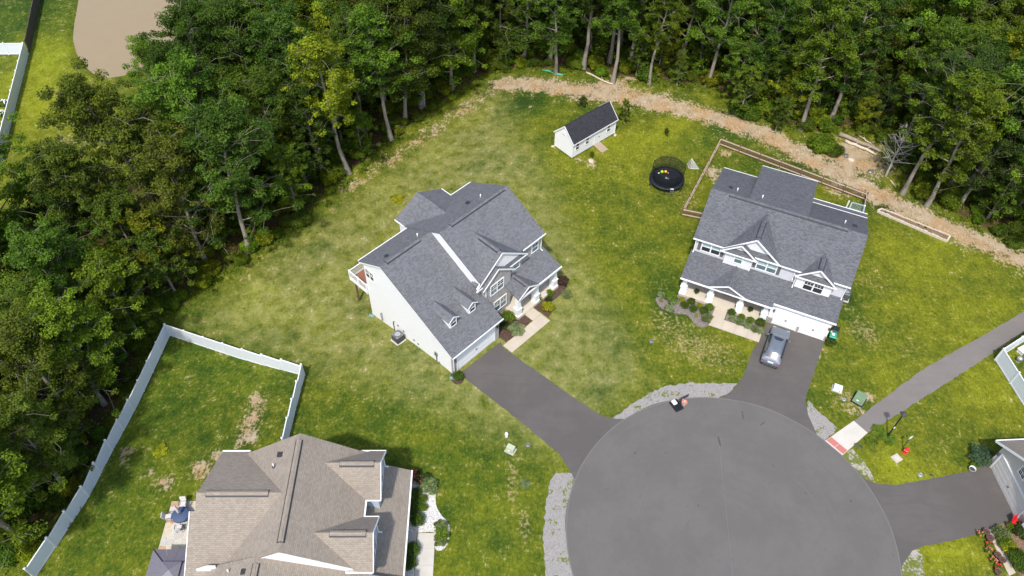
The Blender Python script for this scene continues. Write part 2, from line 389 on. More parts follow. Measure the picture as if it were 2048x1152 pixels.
soil = np.maximum(soil, blob(GX, GY, 1708, 318, 4.2, 3.8)); soil = np.maximum(soil, blob(GX, GY, 1250, 150, 2.4)*.8)
soil = np.maximum(soil, blob(GX, GY, 1290, 200, 4.5, 2.0)*.95); soil = np.maximum(soil, blob(GX, GY, 1215, 178, 4.0, 2.2)*.9)
left_line = W2([(690,372),(740,345),(850,270),(930,215),(1000,165)])
soil = np.maximum(soil, (1-sstep(seg_dist(GX, GY, left_line), .3, 2.2))*(.40+.22*np.sin(GX*.8)*np.cos(GY*.6)))
for p in ((1185,326,.9),(1160,322,.6),(1455,308,.9),(1425,345,1.3),(1668,372,1.3),(1690,385,1.0),(1382,330,.5),(1625,705,1.0),(1720,820,.8),(1735,795,.7),(512,800,.9),(508,835,1.0),(495,870,1.1),(405,935,1.3),(330,968,.8),(435,912,.8),(250,905,.6),(300,945,.5)):
    soil = np.maximum(soil, blob(GX, GY, *p)*.72)
dry = np.zeros_like(GX)+.27
for p in ((1395,695,6.5,3.6,-.4,.60),(1330,650,3.5,3.5,0,.5),(1320,520,3.0,5.0,0,.35),(512,825,1.2,3.2,-.2,.72),(490,875,1.3,1.7,0,.66),(405,935,1.8,1.1,0,.62),(330,965,1.0,.8,0,.6),(435,905,1.2,.8,0,.5),
          (1740,560,3.5,4.5,0,.45),(1730,665,2.4,2.8,0,.6),(1820,700,4.0,3.0,0,.4),(1375,400,2.0,3.5,0,.5),(1690,800,2.5,2.0,0,.6),(1025,965,.9,3.4,0,.6),(1050,1050,.7,2.6,0,.65),(1010,1100,.7,1.6,0,.5),
          (700,900,3.5,1.2,0,.35),(760,850,2.5,1.2,0,.3),(120,285,2.5,2.0,0,.6),(1140,640,2.0,2.0,0,.35),(1190,750,2.5,1.5,0,.35),(900,760,3.5,1.8,-.6,.35),(840,720,2.0,1.5,0,.3),(1880,880,2.5,2.0,0,.4)):
    dry = np.maximum(dry, blob(GX, GY, *p[:5])*p[5])
lush = np.full_like(GX, .45)
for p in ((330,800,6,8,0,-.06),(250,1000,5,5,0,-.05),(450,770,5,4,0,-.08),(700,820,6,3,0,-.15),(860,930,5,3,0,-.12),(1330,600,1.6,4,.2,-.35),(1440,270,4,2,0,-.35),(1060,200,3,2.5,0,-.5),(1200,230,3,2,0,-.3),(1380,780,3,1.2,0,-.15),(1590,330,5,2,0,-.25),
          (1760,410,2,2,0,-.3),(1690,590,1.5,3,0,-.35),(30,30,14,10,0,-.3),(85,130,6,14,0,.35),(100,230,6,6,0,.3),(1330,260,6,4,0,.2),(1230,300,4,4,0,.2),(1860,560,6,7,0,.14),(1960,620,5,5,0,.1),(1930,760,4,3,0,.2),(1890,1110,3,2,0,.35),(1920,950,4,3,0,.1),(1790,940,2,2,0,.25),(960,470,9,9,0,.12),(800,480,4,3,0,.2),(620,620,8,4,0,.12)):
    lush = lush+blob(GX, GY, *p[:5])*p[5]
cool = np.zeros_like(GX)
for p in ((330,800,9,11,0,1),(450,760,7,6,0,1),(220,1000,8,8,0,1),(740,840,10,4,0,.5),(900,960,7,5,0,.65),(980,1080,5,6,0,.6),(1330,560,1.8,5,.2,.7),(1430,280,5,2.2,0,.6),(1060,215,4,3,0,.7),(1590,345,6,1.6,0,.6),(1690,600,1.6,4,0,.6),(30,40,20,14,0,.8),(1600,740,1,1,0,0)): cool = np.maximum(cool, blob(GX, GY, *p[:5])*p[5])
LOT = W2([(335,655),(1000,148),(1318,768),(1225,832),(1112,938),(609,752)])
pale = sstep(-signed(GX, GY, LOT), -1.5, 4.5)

ny, nx = GX.shape
co = np.stack([GX, GY, GZ], -1).reshape(-1, 3).astype(np.float32)
idx = np.arange(ny*nx).reshape(ny, nx)
quads = np.stack([idx[:-1, :-1], idx[:-1, 1:], idx[1:, 1:], idx[1:, :-1]], -1).reshape(-1, 4)
def np_mesh(name, co, quads, mats=(), attrs={}, smooth=False):
    me = bpy.data.meshes.new(name); nq, k = quads.shape
    me.vertices.add(len(co)); me.vertices.foreach_set('co', np.ascontiguousarray(co, np.float32).ravel())
    me.loops.add(nq*k); me.loops.foreach_set('vertex_index', np.ascontiguousarray(quads, np.int32).ravel())
    me.polygons.add(nq); me.polygons.foreach_set('loop_start', np.arange(0, nq*k, k, dtype=np.int32))
    try: me.polygons.foreach_set('loop_total', np.full(nq, k, np.int32))
    except Exception: pass
    if smooth: me.polygons.foreach_set('use_smooth', np.ones(nq, bool))
    for n_, a in attrs.items():
        at = me.attributes.new(n_, 'FLOAT', 'POINT'); at.data.foreach_set('value', np.ascontiguousarray(a, np.float32).ravel())
    for m_ in mats: me.materials.append(M[m_])
    me.update(calc_edges=True); me.validate(); return me

t = NT('lawn'); p = t.coord()
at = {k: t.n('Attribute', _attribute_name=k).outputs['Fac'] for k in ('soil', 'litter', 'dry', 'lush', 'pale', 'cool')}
n1 = t.noise(p, .16, 4, .6); n2 = t.noise(p, .75, 5, .62); n3 = t.noise(p, 3.2, 5, .65); n4 = t.noise(p, 13, 3, .7); n5 = t.noise(t.scale(p, 1.0, .35, 1, .7), 5, 4, .6)
def acc(base, terms):
    for x_, k_ in terms: base = t.math('ADD', base, t.math('MULTIPLY', t.math('SUBTRACT', x_, .5), k_))
    return base
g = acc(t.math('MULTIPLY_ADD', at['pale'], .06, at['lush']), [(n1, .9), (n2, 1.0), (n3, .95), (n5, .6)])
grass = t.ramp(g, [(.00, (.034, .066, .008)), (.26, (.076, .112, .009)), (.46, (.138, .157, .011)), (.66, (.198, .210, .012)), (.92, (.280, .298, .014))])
grass = t.mix(t.step(n4, .28, .66), t.mix(1.0, grass, (.46, .52, .50), 'MULTIPLY'), grass)
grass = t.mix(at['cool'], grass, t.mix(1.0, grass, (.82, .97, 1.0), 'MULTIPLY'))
dm = t.math('ADD', at['dry'], t.math('MULTIPLY', t.math('SUBTRACT', n3, .5), 2.4)); dm = t.math('ADD', dm, t.math('MULTIPLY', t.math('SUBTRACT', n2, .5), .7)); dm = t.math('ADD', dm, t.math('MULTIPLY', t.math('SUBTRACT', n4, .5), .7))
straw = t.mix(n4, (.24, .175, .085), (.40, .315, .175))
c = t.mix(t.math('MULTIPLY', t.step(dm, .50, .80), .8), grass, straw)
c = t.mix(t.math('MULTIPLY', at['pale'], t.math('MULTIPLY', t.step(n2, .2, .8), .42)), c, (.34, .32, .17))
sm = acc(at['soil'], [(n3, 1.6), (n2, 1.7), (n5, 1.0), (n4, .6)])
earth = t.mix(t.step(n2, .3, .7), (.34, .235, .14), (.44, .36, .25)); earth = t.mix(t.math('MULTIPLY', t.step(t.noise(p, .33, 3), .46, .60), .75), earth, (.40, .245, .115)); earth = t.mix(t.math('MULTIPLY', t.step(n5, .48, .75), .6), earth, (.54, .47, .36)); earth = t.mix(t.math('MULTIPLY', t.step(n4, .5, .7), .5), earth, (.20, .13, .07))
c = t.mix(t.math('MULTIPLY', t.step(sm, .30, .72), .93), c, earth)
lm = t.math('ADD', at['litter'], t.math('MULTIPLY', t.math('SUBTRACT', n3, .5), .6))
floor_ = t.mix(n3, (.045, .028, .016), (.13, .075, .042)); floor_ = t.mix(t.step(n2, .5, .7), floor_, (.04, .06, .015))
c = t.mix(t.step(lm, .42, .68), c, floor_)
t.bump(t.math('ADD', n4, t.math('MULTIPLY', n3, .8)), .9, .06); t.done(c, .95, .15)
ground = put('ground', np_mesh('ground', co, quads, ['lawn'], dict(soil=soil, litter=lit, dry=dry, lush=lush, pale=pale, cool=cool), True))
tag(ground, 'green and straw patched lawn and woodland floor around the houses', 'ground', kind='structure')

def wobble(pts, amp, step=.35, seed=1, closed=True):
    r = random.Random(seed); out = []; n = len(pts)
    for i in range(n if closed else n-1):
        a, b = Vector(pts[i][:2]), Vector(pts[(i+1) % n][:2]); L = (b-a).length; k = max(1, int(L/step)); nrm = Vector((-(b-a).y, (b-a).x))/max(L, 1e-6)
        for j in range(k):
            q = a+(b-a)*(j/k); out.append(q+nrm*(r.uniform(-amp, amp) if j else 0))
    return out
HARD = []
def sheet(name, pts, mat, z, amp=.0, thick=.06, loc=(0, 0), step=.35, seed=1, label=None, cat=None, kind='structure', smooth_pts=False):
    if amp: pts = wobble(pts, amp, step, seed)
    HARD.append(np.array([[q[0], q[1]] for q in pts])); zz = [float(terrain(q[0], q[1])) for q in pts]
    o = MB().extr([(q[0]-loc[0], q[1]-loc[1], z+h) for q, h in zip(pts, zz)], (0, 0, -thick)).build(name, mat)
    o.location = (loc[0], loc[1], 0); tag(o, label, cat, kind=kind); return o
def rnd(px, n=4):   # smooth closed polyline through pixels (Catmull-Rom)
    P_ = [Vector(G(*p)[:2]) for p in px]; out = []; m = len(P_)
    for i in range(m):
        a, b, c_, d = P_[i-1], P_[i], P_[(i+1) % m], P_[(i+2) % m]
        for j in range(n):
            u = j/n; out.append(.5*((2*b)+(-a+c_)*u+(2*a-5*b+4*c_-d)*u*u+(-a+3*b-3*c_+d)*u**3))
    return out
def pxs(px): return [Vector(G(*p)[:2]) for p in px]

# pond
sheet('pond', [Vector(p) for p in POND], 'water', -.42, thick=.03, label='brown still pond beside the grass bank at the edge of the wood', cat='pond')
# cul-de-sac
RC, RR = Vector((18.098, 26.972)), 13.33
ring = [RC+Vector((math.cos(a), math.sin(a)))*(RR+.05*math.sin(a*7)+.04*math.sin(a*17)) for a in (2*math.pi*k/160 for k in range(160))]
road = sheet('road', ring, 'asphalt_road', .030, loc=RC, label='round grey asphalt turning circle of the cul-de-sac', cat='road')
jm = MB()
a, b = G(1437, 880), G(1466, 1156)
jm.beam((a.x-RC.x, a.y-RC.y, .031), (b.x-RC.x, b.y-RC.y, .031), .022, .006)
jm.build('paving_joint', 'metal_grey', road)
for (a, b, w_) in (((1484,823),(1487,839),.12), ((1521,851),(1529,844),.10), ((1436,874),(1441,892),.14), ((1268,908),(1273,905),.12), ((1330,905),(1333,907),.10), ((1700,1000),(1703,1004),.12), ((1610,985),(1613,988),.10), ((1395,1010),(1398,1013),.12), ((1545,930),(1549,934),.08)):
    a, b = G(*a), G(*b); MB().beam((a.x-RC.x, a.y-RC.y, .0315), (b.x-RC.x, b.y-RC.y, .0315), w_, .005).build('tyre_mark', 'asphalt_stain', road)
er = MB(); n_ = 160
for r_ in (RR-.11, RR-.02):
    er.v += [(r_*math.cos(2*math.pi*k/n_), r_*math.sin(2*math.pi*k/n_), .034) for k in range(n_)]
er.f = [(k, (k+1) % n_, n_+(k+1) % n_, n_+k) for k in range(n_)]; er.build('road_edge', 'asphalt_edge', road)
road_stem = sheet('road', [RC+Vector((-4.6, -12.0)), RC+Vector((4.6, -12.0)), RC+Vector((5, -60)), RC+Vector((-5, -60))], 'asphalt_road', .026, label='asphalt street leading out of the turning circle', cat='road')
def arc(p0, p1, n=10, r=RR-.02):
    a0 = math.atan2(p0.y-RC.y, p0.x-RC.x); a1 = math.atan2(p1.y-RC.y, p1.x-RC.x)
    while a1-a0 > math.pi: a1 -= 2*math.pi
    while a1-a0 < -math.pi: a1 += 2*math.pi
    return [RC+Vector((math.cos(a0+(a1-a0)*k/n), math.sin(a0+(a1-a0)*k/n)))*r for k in range(n+1)]
d1 = pxs([(1148,958),(1138,938),(1118,908),(1040,842),(918,748),(1001,684),(1009,698),(1060,733),(1120,776),(1180,818),(1208,833),(1232,838),(1262,836)])
sheet('driveway', d1[:-1]+arc(d1[-1], d1[0], 12, RR-.4), 'asphalt_drive', .018, .03, label='dark asphalt driveway of the white house running down to the turning circle', cat='driveway')
d2 = pxs([(1425,802),(1448,792),(1470,776),(1488,750),(1503,706),(1516,684),(1535,642),(1650,680),(1640,708),(1626,752),(1613,788),(1611,804),(1616,830),(1628,856),(1646,880)])
sheet('driveway', d2[:-1]+arc(d2[-1], d2[0], 12, RR-.4), 'asphalt_drive', .014, .03, seed=2, label='asphalt driveway of the grey house with the parked car on it', cat='driveway')
d4 = pxs([(1715,942),(1730,958),(1755,968),(1790,970),(1850,960),(1940,942),(1979,928),(2034,1042),(1990,1058),(1900,1082),(1846,1092),(1824,1102),(1806,1128),(1797,1165)])
sheet('driveway', d4[:-1]+arc(d4[-1], d4[0], 10, RR-.4), 'asphalt_drive', .012, .03, seed=3, label='asphalt driveway of the beige house at the right edge', cat='driveway')
path = pxs([(1706,843),(1780,787),(1850,736),(1950,680),(2060,616),(2200,535),(2220,580),(2060,655),(1992,701),(1900,762),(1830,806),(1780,838),(1733,868)])
sheet('footpath', path, 'asphalt_path', .012, .05, seed=4, label='narrow asphalt footpath climbing diagonally past the grey house lawn', cat='path')
# gravel verges
def verge(outer, a_, b_, mat, label, seed, z=.008):
    o = pxs(outer); sheet('gravel_verge', o+arc(o[-1], o[0], 12, RR-.2), mat, z, .10, step=.25, seed=seed, label=label, cat='gravel')
verge([(1140,946),(1112,945),(1100,962),(1092,1010),(1086,1060),(1090,1110),(1090,1170),(1125,1170)], 0, 0, 'gravel', 'grey gravel verge between brown house lawn and turning circle', 11)
verge([(1240,842),(1226,836),(1250,818),(1295,788),(1330,772),(1375,766),(1430,766),(1475,767),(1462,782),(1430,800)], 0, 0, 'gravel', 'grey gravel verge where the basketball hoop stands', 12)
verge([(1614,815),(1616,800),(1632,818),(1655,838),(1676,856),(1650,883)], 0, 0, 'gravel', 'small gravel verge between grey house driveway and concrete ramp', 13, .010)
verge([(1684,912),(1706,898),(1722,915),(1738,938),(1752,966),(1728,958)], 0, 0, 'gravel_weedy', 'weedy gravel verge below the concrete ramp', 14)
verge([(1796,1160),(1806,1126),(1822,1102),(1838,1098),(1846,1110),(1850,1165)], 0, 0, 'gravel_weedy', 'weedy gravel verge at the foot of the beige house driveway', 15, .009)
# concrete ramp with red tactile strip
r4 = pxs([(1650,882),(1707,842),(1735,866),(1685,911)])
ramp = sheet('concrete_ramp', r4, 'concrete_pale', .045, label='pale concrete kerb ramp with red tactile strip at the footpath', cat='ramp')
e0, e1 = r4[0].lerp(r4[1], .035), r4[3].lerp(r4[2], .035); f0, f1 = r4[0].lerp(r4[1], .20), r4[3].lerp(r4[2], .20)
for k in range(2):
    a0, a1 = e0.lerp(e1, .02+.49*k), e0.lerp(e1, .49+.49*k); b0, b1 = f0.lerp(f1, .02+.49*k), f0.lerp(f1, .49+.49*k)
    MB().extr([(*a0, .049), (*a1, .049), (*b1, .049), (*b0, .049)], (0, 0, -.03)).build('tactile_plate', 'tactile_red', ramp)

def local(o, a): return lambda u, v: Vector((o[0]+u*math.cos(a)-v*math.sin(a), o[1]+u*math.sin(a)+v*math.cos(a)))
L1, L2, L3, L4 = local(O1, A1), local(O2, A2), local(O3, A3), local(O4, A4)
def slabs(name, root_label, L, rects, mat, z, cat='path'):
    e = None
    for r_ in rects:
        pts = [L(*p) for p in r_]
        if e is None:
            e = empty(name, (pts[0].x, pts[0].y, 0)); tag(e, root_label, cat, kind='structure')
        MB().extr([(p.x-e.location.x, p.y-e.location.y, z) for p in pts], (0, 0, -.12)).build('paving_slab', mat, e)
    return e
def strip(u0, v0, u1, v1, n, axis_, gap=.006):
    out = []
    for k in range(n):
        if axis_ == 'u':
            a = u0+(u1-u0)*k/n+gap; b = u0+(u1-u0)*(k+1)/n-gap; out.append([(a, v0), (b, v0), (b, v1), (a, v1)])
        else:
            a = v0+(v1-v0)*k/n+gap; b = v0+(v1-v0)*(k+1)/n-gap; out.append([(u0, a), (u1, a), (u1, b), (u0, b)])
    return out
slabs('front_walk', 'L-shaped cream concrete walk from driveway to the white house porch', L1, strip(5.6, -2.24, 11.02, -1.07, 4, 'u')+strip(9.84, -1.05, 11.02, -.02, 1, 'v'), 'concrete', .05)
slabs('front_walk', 'L-shaped cream concrete walk from driveway to the grey house porch', L2, strip(3.83, -2.42, 8.84, -1.17, 4, 'u')+strip(3.83, -1.15, 5.06, -.02, 1, 'v'), 'concrete', .05)
slabs('front_walk', 'pale concrete walk along the white pebble bed of the brown house', L3, strip(4.05, .55, 12.0, 1.98, 6, 'u')+[[(3.98, -.4), (5.3, -.4), (5.3, .5), (3.98, .5)]], 'concrete_pale', .04)
w4 = pxs([(1974,1062),(1985,1056),(2031,1146),(2018,1152)])
tag(MB().extr([(p.x, p.y, .05) for p in w4], (0, 0, -.1)).build('front_walk', 'concrete'), 'narrow cream concrete walk beside the flower row of the beige house', 'path', kind='structure')

# planting beds
bz = zoomer(680, 500, 480/2048)
def bed(pts, mat, label, z=.03, amp=.06, seed=21): return sheet('planting_bed', pts, mat, z, amp, step=.3, seed=seed, thick=.08, label=label, cat='bed')
bed([L1(6.05, -1.0), L1(9.75, -1.0), L1(9.8, .15), L1(8.85, .15), L1(8.85, 1.8), L1(6.05, 1.8)], 'mulch_brown', 'brown mulch bed between garage and walk of the white house', seed=22)
bed([L1(11.15, -1.9), L1(11.9, -1.7), L1(12.3, -.7), L1(14.0, -.75), L1(15.6, -.5), L1(16.3, .3), L1(15.6, 1.5), L1(14.9, .9), L1(14.9, .1), L1(11.2, .1)], 'mulch_brown', 'brown mulch bed in front of the white house porch', seed=23)
bed(rnd([(902,748),(917,747),(928,757),(922,768),(910,768),(903,760)]), 'mulch_brown', 'small round mulch bed at the garage corner of the white house', amp=0)
gz_ = lambda x, y: (1280+x*.15625, 560+y*.15625)
bed(rnd([gz_(490,195), gz_(960,345), gz_(880,575), gz_(780,600), gz_(700,560), gz_(600,450), gz_(430,425), gz_(280,370), gz_(205,270), gz_(230,220)]), 'mulch_grey', 'grey mulch bed of round bushes before the grey house porch', amp=0)
bed([L2(5.15, -1.1), L2(8.75, -1.1), L2(8.75, -.05), L2(5.15, -.05)], 'mulch_grey', 'narrow mulch bed between the walk and the grey house porch', amp=.02)
hz_ = lambda x, y: (720+x*.2361, 880+y*.2361)
bed(rnd([hz_(435,340), hz_(500,300), hz_(560,290), hz_(620,325), hz_(652,390), hz_(640,480), hz_(650,570), hz_(700,650), hz_(748,700), hz_(758,800), hz_(735,890), hz_(690,935), hz_(640,925), hz_(632,850), hz_(620,780), hz_(400,770), hz_(405,560)]), 'white_pebble', 'curved white pebble bed along the front of the brown house', amp=0)
bed([L3(5.35, -.3), L3(12, -.3), L3(12, .5), L3(5.35, .5)], 'white_pebble', 'narrow white pebble strip between walk and brown house porch', amp=.02)
bed(pxs([(1987,1052),(2030,1040),(2060,1045),(2060,1165),(2040,1150),(2032,1142)]), 'soil_bed', 'soil bed of leafy hedge before the beige house', amp=.05)
# ------------------------------------------------------------------ house kit (local u along the front, v towards the back, z up)
ID = lambda a, b, z: (a, b, z)
def slab(mb, pts, th=.13): return mb.extr(pts, (0, 0, -th))
def window(parent, a, b, z, w, h, mp=ID, lights=1, grid=(2, 2), glassy=('glass_dark', 'glass_dark'), full_grid=False, fr=.09):
    mb = MB(); d = -.06
    def bar(a0, a1, z0, z1, dd=d, bb=.02):
        mb.extr([mp(a0, b+bb, z0), mp(a1, b+bb, z0), mp(a1, b+bb, z1), mp(a0, b+bb, z1)], Vector(mp(0, dd-bb, 0))-Vector(mp(0, 0, 0)))
    a0, a1 = a-w/2, a+w/2
    bar(a0-fr, a0, z-fr, z+h+fr); bar(a1, a1+fr, z-fr, z+h+fr); bar(a0, a1, z+h, z+h+fr); bar(a0, a1, z-fr, z)
    lw = (w-(lights-1)*.12)/lights; cells = []
    for k in range(lights):
        l0 = a0+k*(lw+.12); l1 = l0+lw; cells.append((l0, l1))
        if k < lights-1: bar(l1, l1+.12, z, z+h, -.05)
        bar(l0, l1, z+h/2-.03, z+h/2+.03, -.045)
    o = mb.build('window', 'white_trim', parent)
    for l0, l1 in cells:
        for j, (z0, z1) in enumerate(((z+h/2+.03, z+h), (z, z+h/2-.03))):
            pm = MB(); pm.extr([mp(l0, b+.012, z0), mp(l1, b+.012, z0), mp(l1, b+.012, z1), mp(l0, b+.012, z1)], Vector(mp(0, -.03, 0))-Vector(mp(0, 0, 0)))
            pm.build('pane', glassy[j], o)
            if j == 0 or full_grid:
                gm = MB(); nx_, nz_ = grid
                for i in range(1, nx_):
                    x = l0+(l1-l0)*i/nx_; gm.extr([mp(x-.014, b-.02, z0), mp(x+.014, b-.02, z0), mp(x+.014, b-.02, z1), mp(x-.014, b-.02, z1)], Vector(mp(0, -.014, 0))-Vector(mp(0, 0, 0)))
                for i in range(1, nz_):
                    x = z0+(z1-z0)*i/nz_; gm.extr([mp(l0, b-.021, x-.014), mp(l1, b-.021, x-.014), mp(l1, b-.021, x+.014), mp(l0, b-.021, x+.014)], Vector(mp(0, -.014, 0))-Vector(mp(0, 0, 0)))
                if nx_ > 1 or nz_ > 1: gm.build('muntin', 'white_trim', o)
    return o
def shutter(parent, a, b, z, w, h, mp=ID):
    mb = MB(); o0 = Vector(mp(0, 0, 0))
    mb.extr([mp(a, b, z), mp(a+w, b, z), mp(a+w, b, z+h), mp(a, b, z+h)], Vector(mp(0, -.04, 0))-o0)
    for k in range(9):
        zz = z+.06+(h-.12)*k/9; mb.extr([mp(a+.04, b-.04, zz), mp(a+w-.04, b-.04, zz), mp(a+w-.04, b-.04, zz+.07), mp(a+.04, b-.04, zz+.07)], Vector(mp(0, -.015, 0))-o0)
    mb.build('shutter', 'shutter_grey', parent)
def garage_door(parent, a0, a1, b, h, mp=ID, mat='door_white', rows=4):
    mb = MB(); o0 = Vector(mp(0, 0, 0))
    for (x0, x1, z0, z1) in ((a0-.12, a0, 0, h+.14), (a1, a1+.12, 0, h+.14), (a0, a1, h, h+.14)):
        mb.extr([mp(x0, b+.02, z0), mp(x1, b+.02, z0), mp(x1, b+.02, z1), mp(x0, b+.02, z1)], Vector(mp(0, -.08, 0))-o0)
    o = mb.build('garage_door', 'white_trim', parent)
    for r_ in range(rows):
        z0 = .03+(h-.04)*r_/rows; z1 = .03+(h-.04)*(r_+1)/rows-.015
        pm = MB(); pm.extr([mp(a0+.01, b+.03, z0), mp(a1-.01, b+.03, z0), mp(a1-.01, b+.03, z1), mp(a0+.01, b+.03, z1)], Vector(mp(0, -.05, 0))-o0)
        n_ = max(3, int((a1-a0)/.62)); 
        for k in range(n_):
            x0 = a0+(a1-a0)*(k+.12)/n_; x1 = a0+(a1-a0)*(k+.88)/n_
            pm.extr([mp(x0, b-.018, z0+.09), mp(x1, b-.018, z0+.09), mp(x1, b-.018, z1-.09), mp(x0, b-.018, z1-.09)], Vector(mp(0, -.012, 0))-o0)
        pm.build('door_panel', mat, o)
    hm = MB(); c_ = (a0+a1)/2; hm.extr([mp(c_-.09, b-.02, .95), mp(c_+.09, b-.02, .95), mp(c_+.09, b-.02, 1.1), mp(c_-.09, b-.02, 1.1)], Vector(mp(0, -.05, 0))-o0); hm.build('handle', 'metal_grey', o)
    return o
def front_gable(house_, roof, ur, half, ze, zr, bo, bw, zmain, walls=None, mp=ID, mat='shingle_grey', facemat='siding_white', pent=True, vent=True, ul_clip=None, zlow=None, bmax=99):
    """a gable facing -b: ridge at a=ur height zr, feet at ze, overhang plane b=bo, wall plane b=bw, zmain(b) the roof it runs back into"""
    def back(z):
        lo, hi = bo, 30.
        if zmain(lo) > z: return bo+.05
        for _ in range(50):
            m_ = (lo+hi)/2
            if zmain(m_) < z: lo = m_
            else: hi = m_
        return min(lo+.04, bmax)
    m_ = (zr-ze)/half; a0, a1 = ur-half, ur+half; br_, be = back(zr), back(ze)
    mb = MB()
    if ul_clip is not None and ul_clip > a0:
        zc = zr-m_*(ur-ul_clip); slab(mb, [mp(ul_clip, bo, zc), mp(ur, bo, zr), mp(ur, br_, zr), mp(ul_clip, back(zc), zc)])
    else: slab(mb, [mp(a0, bo, ze), mp(ur, bo, zr), mp(ur, br_, zr), mp(a0, be, ze)])
    slab(mb, [mp(ur, bo, zr), mp(a1, bo, ze), mp(a1, be, ze), mp(ur, br_, zr)])
    mb.build('gable_roof', mat, roof)
    boards('rake_board', 'white_trim', roof, [(mp(x_, bo-.02, ze-.06), mp(ur, bo-.02, zr-.06)) for x_ in (a0, a1)], .05, .15)
    if facemat:
        fm = MB(); fm.extr([mp(a0+.25, bw, ze-.1), mp(a1-.25, bw, ze-.1), mp(a1-.25, bw, ze+.04), mp(ur, bw, zr-.2), mp(a0+.25, bw, ze+.04)], Vector(mp(0, .12, 0))-Vector(mp(0, 0, 0)))
        fm.build('gable_wall', facemat, house_)
    if pent:
        ph = min(.5, (zr-ze)*.42); pm = MB(); k = ph/m_
        slab(pm, [mp(a0+.1, bo+.0, ze-.02), mp(a1-.1, bo+.0, ze-.02), mp(a1-k-.08, bw+.03, ze+ph), mp(a0+k+.08, bw+.03, ze+ph)], .08)
        pm.build('pent_roof', mat, roof)
        fm = MB(); fm.beam(mp(a0, bo-.03, ze-.09), mp(a1, bo-.03, ze-.09), .06, .13); fm.build('fascia', 'white_trim', roof)
    if vent:
        x0 = bo+(br_-bo)*.12; x1 = bo+(br_-bo)*.72; ridge_vent(roof, mp(ur, x0, zr-.01), mp(ur, x1, zr-.01), mat)
    if walls:
        wm = MB(); o_ = mp(walls[0], walls[2], walls[4]); wm.extr([mp(walls[0], walls[2], walls[4]), mp(walls[1], walls[2], walls[4]), mp(walls[1], walls[3], walls[4]), mp(walls[0], walls[3], walls[4])], (0, 0, walls[5]-walls[4])); wm.build('wall', walls[6], house_)
    return br_, be
def ridge_vent(roof, p_, q_, mat, m_=.55):
    p_, q_ = Vector(p_), Vector(q_); d_ = (q_-p_).normalized(); sd_ = d_.cross(Vector((0, 0, 1))); up_ = Vector((0, 0, 1))
    for nm, mt, w, h, ex in (('vent_shadow_strip', 'vent_dark', .27, .03, .04), ('ridge_vent', mat, .19, .085, 0)):  # wider dark strip under the vent paints its shadow line
        o_ = p_-d_*ex; c_ = [o_+up_*(h-.03), o_+sd_*w+up_*(h-.03-m_*w), o_+sd_*w-up_*(.06+m_*w), o_-up_*.06, o_-sd_*w-up_*(.06+m_*w), o_-sd_*w+up_*(h-.03-m_*w)]
        MB().extr(c_, q_-p_+d_*2*ex).build(nm, mt, roof)
def pipe(roof, x, y, z, h=.45):
    MB().cyl(x, y, z-.1, z+h, .055, n=10).build('vent_pipe', 'pipe_white', roof, True)
def box_vent(roof, x, y, z):
    mb = MB(); mb.extr([(x-.2, y-.2, z), (x+.2, y-.2, z), (x+.2, y+.2, z), (x-.2, y+.2, z)], (0, 0, .16)); mb.build('roof_vent', 'vent_dark', roof, bevel=.03)
def column(parent, u, v, z0, z1, base='white_trim'):
    mb = MB(); mb.box(u-.34, u+.34, v-.34, v+.34, z0, z0+.12); mb.box(u-.29, u+.29, v-.29, v+.29, z0+.12, z0+.98); mb.box(u-.34, u+.34, v-.34, v+.34, z0+.98, z0+1.06)
    a, b = .24, .17; mb.add([(u-a, v-a, z0+1.06), (u+a, v-a, z0+1.06), (u+a, v+a, z0+1.06), (u-a, v+a, z0+1.06), (u-b, v-b, z1-.12), (u+b, v-b, z1-.12), (u+b, v+b, z1-.12), (u-b, v+b, z1-.12)], [(3,2,1,0),(4,5,6,7),(0,1,5,4),(1,2,6,5),(2,3,7,6),(3,0,4,7)])
    mb.box(u-.24, u+.24, v-.24, v+.24, z1-.12, z1); return mb.build('porch_column', base, parent)
def lantern(parent, u, v, z, mp=ID):
    mb = MB(); p_ = Vector(mp(u, v, z)); q_ = Vector(mp(u, v-.12, z)); mb.beam(p_, q_, .05, .05); mb.cyl(q_.x, q_.y, z-.2, z+.06, .07, .09, 8); mb.cyl(q_.x, q_.y, z+.06, z+.15, .1, .02, 8); mb.build('wall_lantern', 'metal_dark', parent)
def downspout(parent, u, v, z0, z1, mp=ID):
    mb = MB(); mb.beam(mp(u, v-.05, z0), mp(u, v-.05, z1), .08, .07); mb.beam(mp(u, v-.05, z0+.03), mp(u, v-.32, z0-.02), .08, .07); mb.build('downspout', 'white_trim', parent)
def air_conditioner(x, y, z, rz, label):
    e = empty('air_conditioner', (x, y, z), rz); tag(e, label, 'air conditioner', 'air conditioners beside the house walls')
    MB().box(-.55, .55, -.55, .55, -.1, .06).build('pad', 'concrete_pale', e)
    c_ = MB(); c_.box(-.43, .43, -.43, .43, .06, .98); c_.build('case', 'metal_grey', e, bevel=.06)
    lv = MB()
    for k in range(9): lv.box(-.445, .445, -.445, .445, .14+k*.085, .17+k*.085)
    lv.build('louvre', 'metal_dark', e)
    MB().lathe([(.36, .98), (.36, 1.02), (.32, 1.03), (.31, 1.0)], 24).build('fan_ring', 'metal_dark', e, True)
    f_ = MB().lathe([(.0, .985), (.31, .985)], 20); f_.lathe([(0, 1.05), (.1, 1.04), (.11, .99)], 14)
    for k in range(4):
        a = k*math.pi/2; f_.beam((0, 0, 1.0), (.3*math.cos(a), .3*math.sin(a), 1.0), .13, .012)
    f_.build('fan', 'fan_silver', e); return e

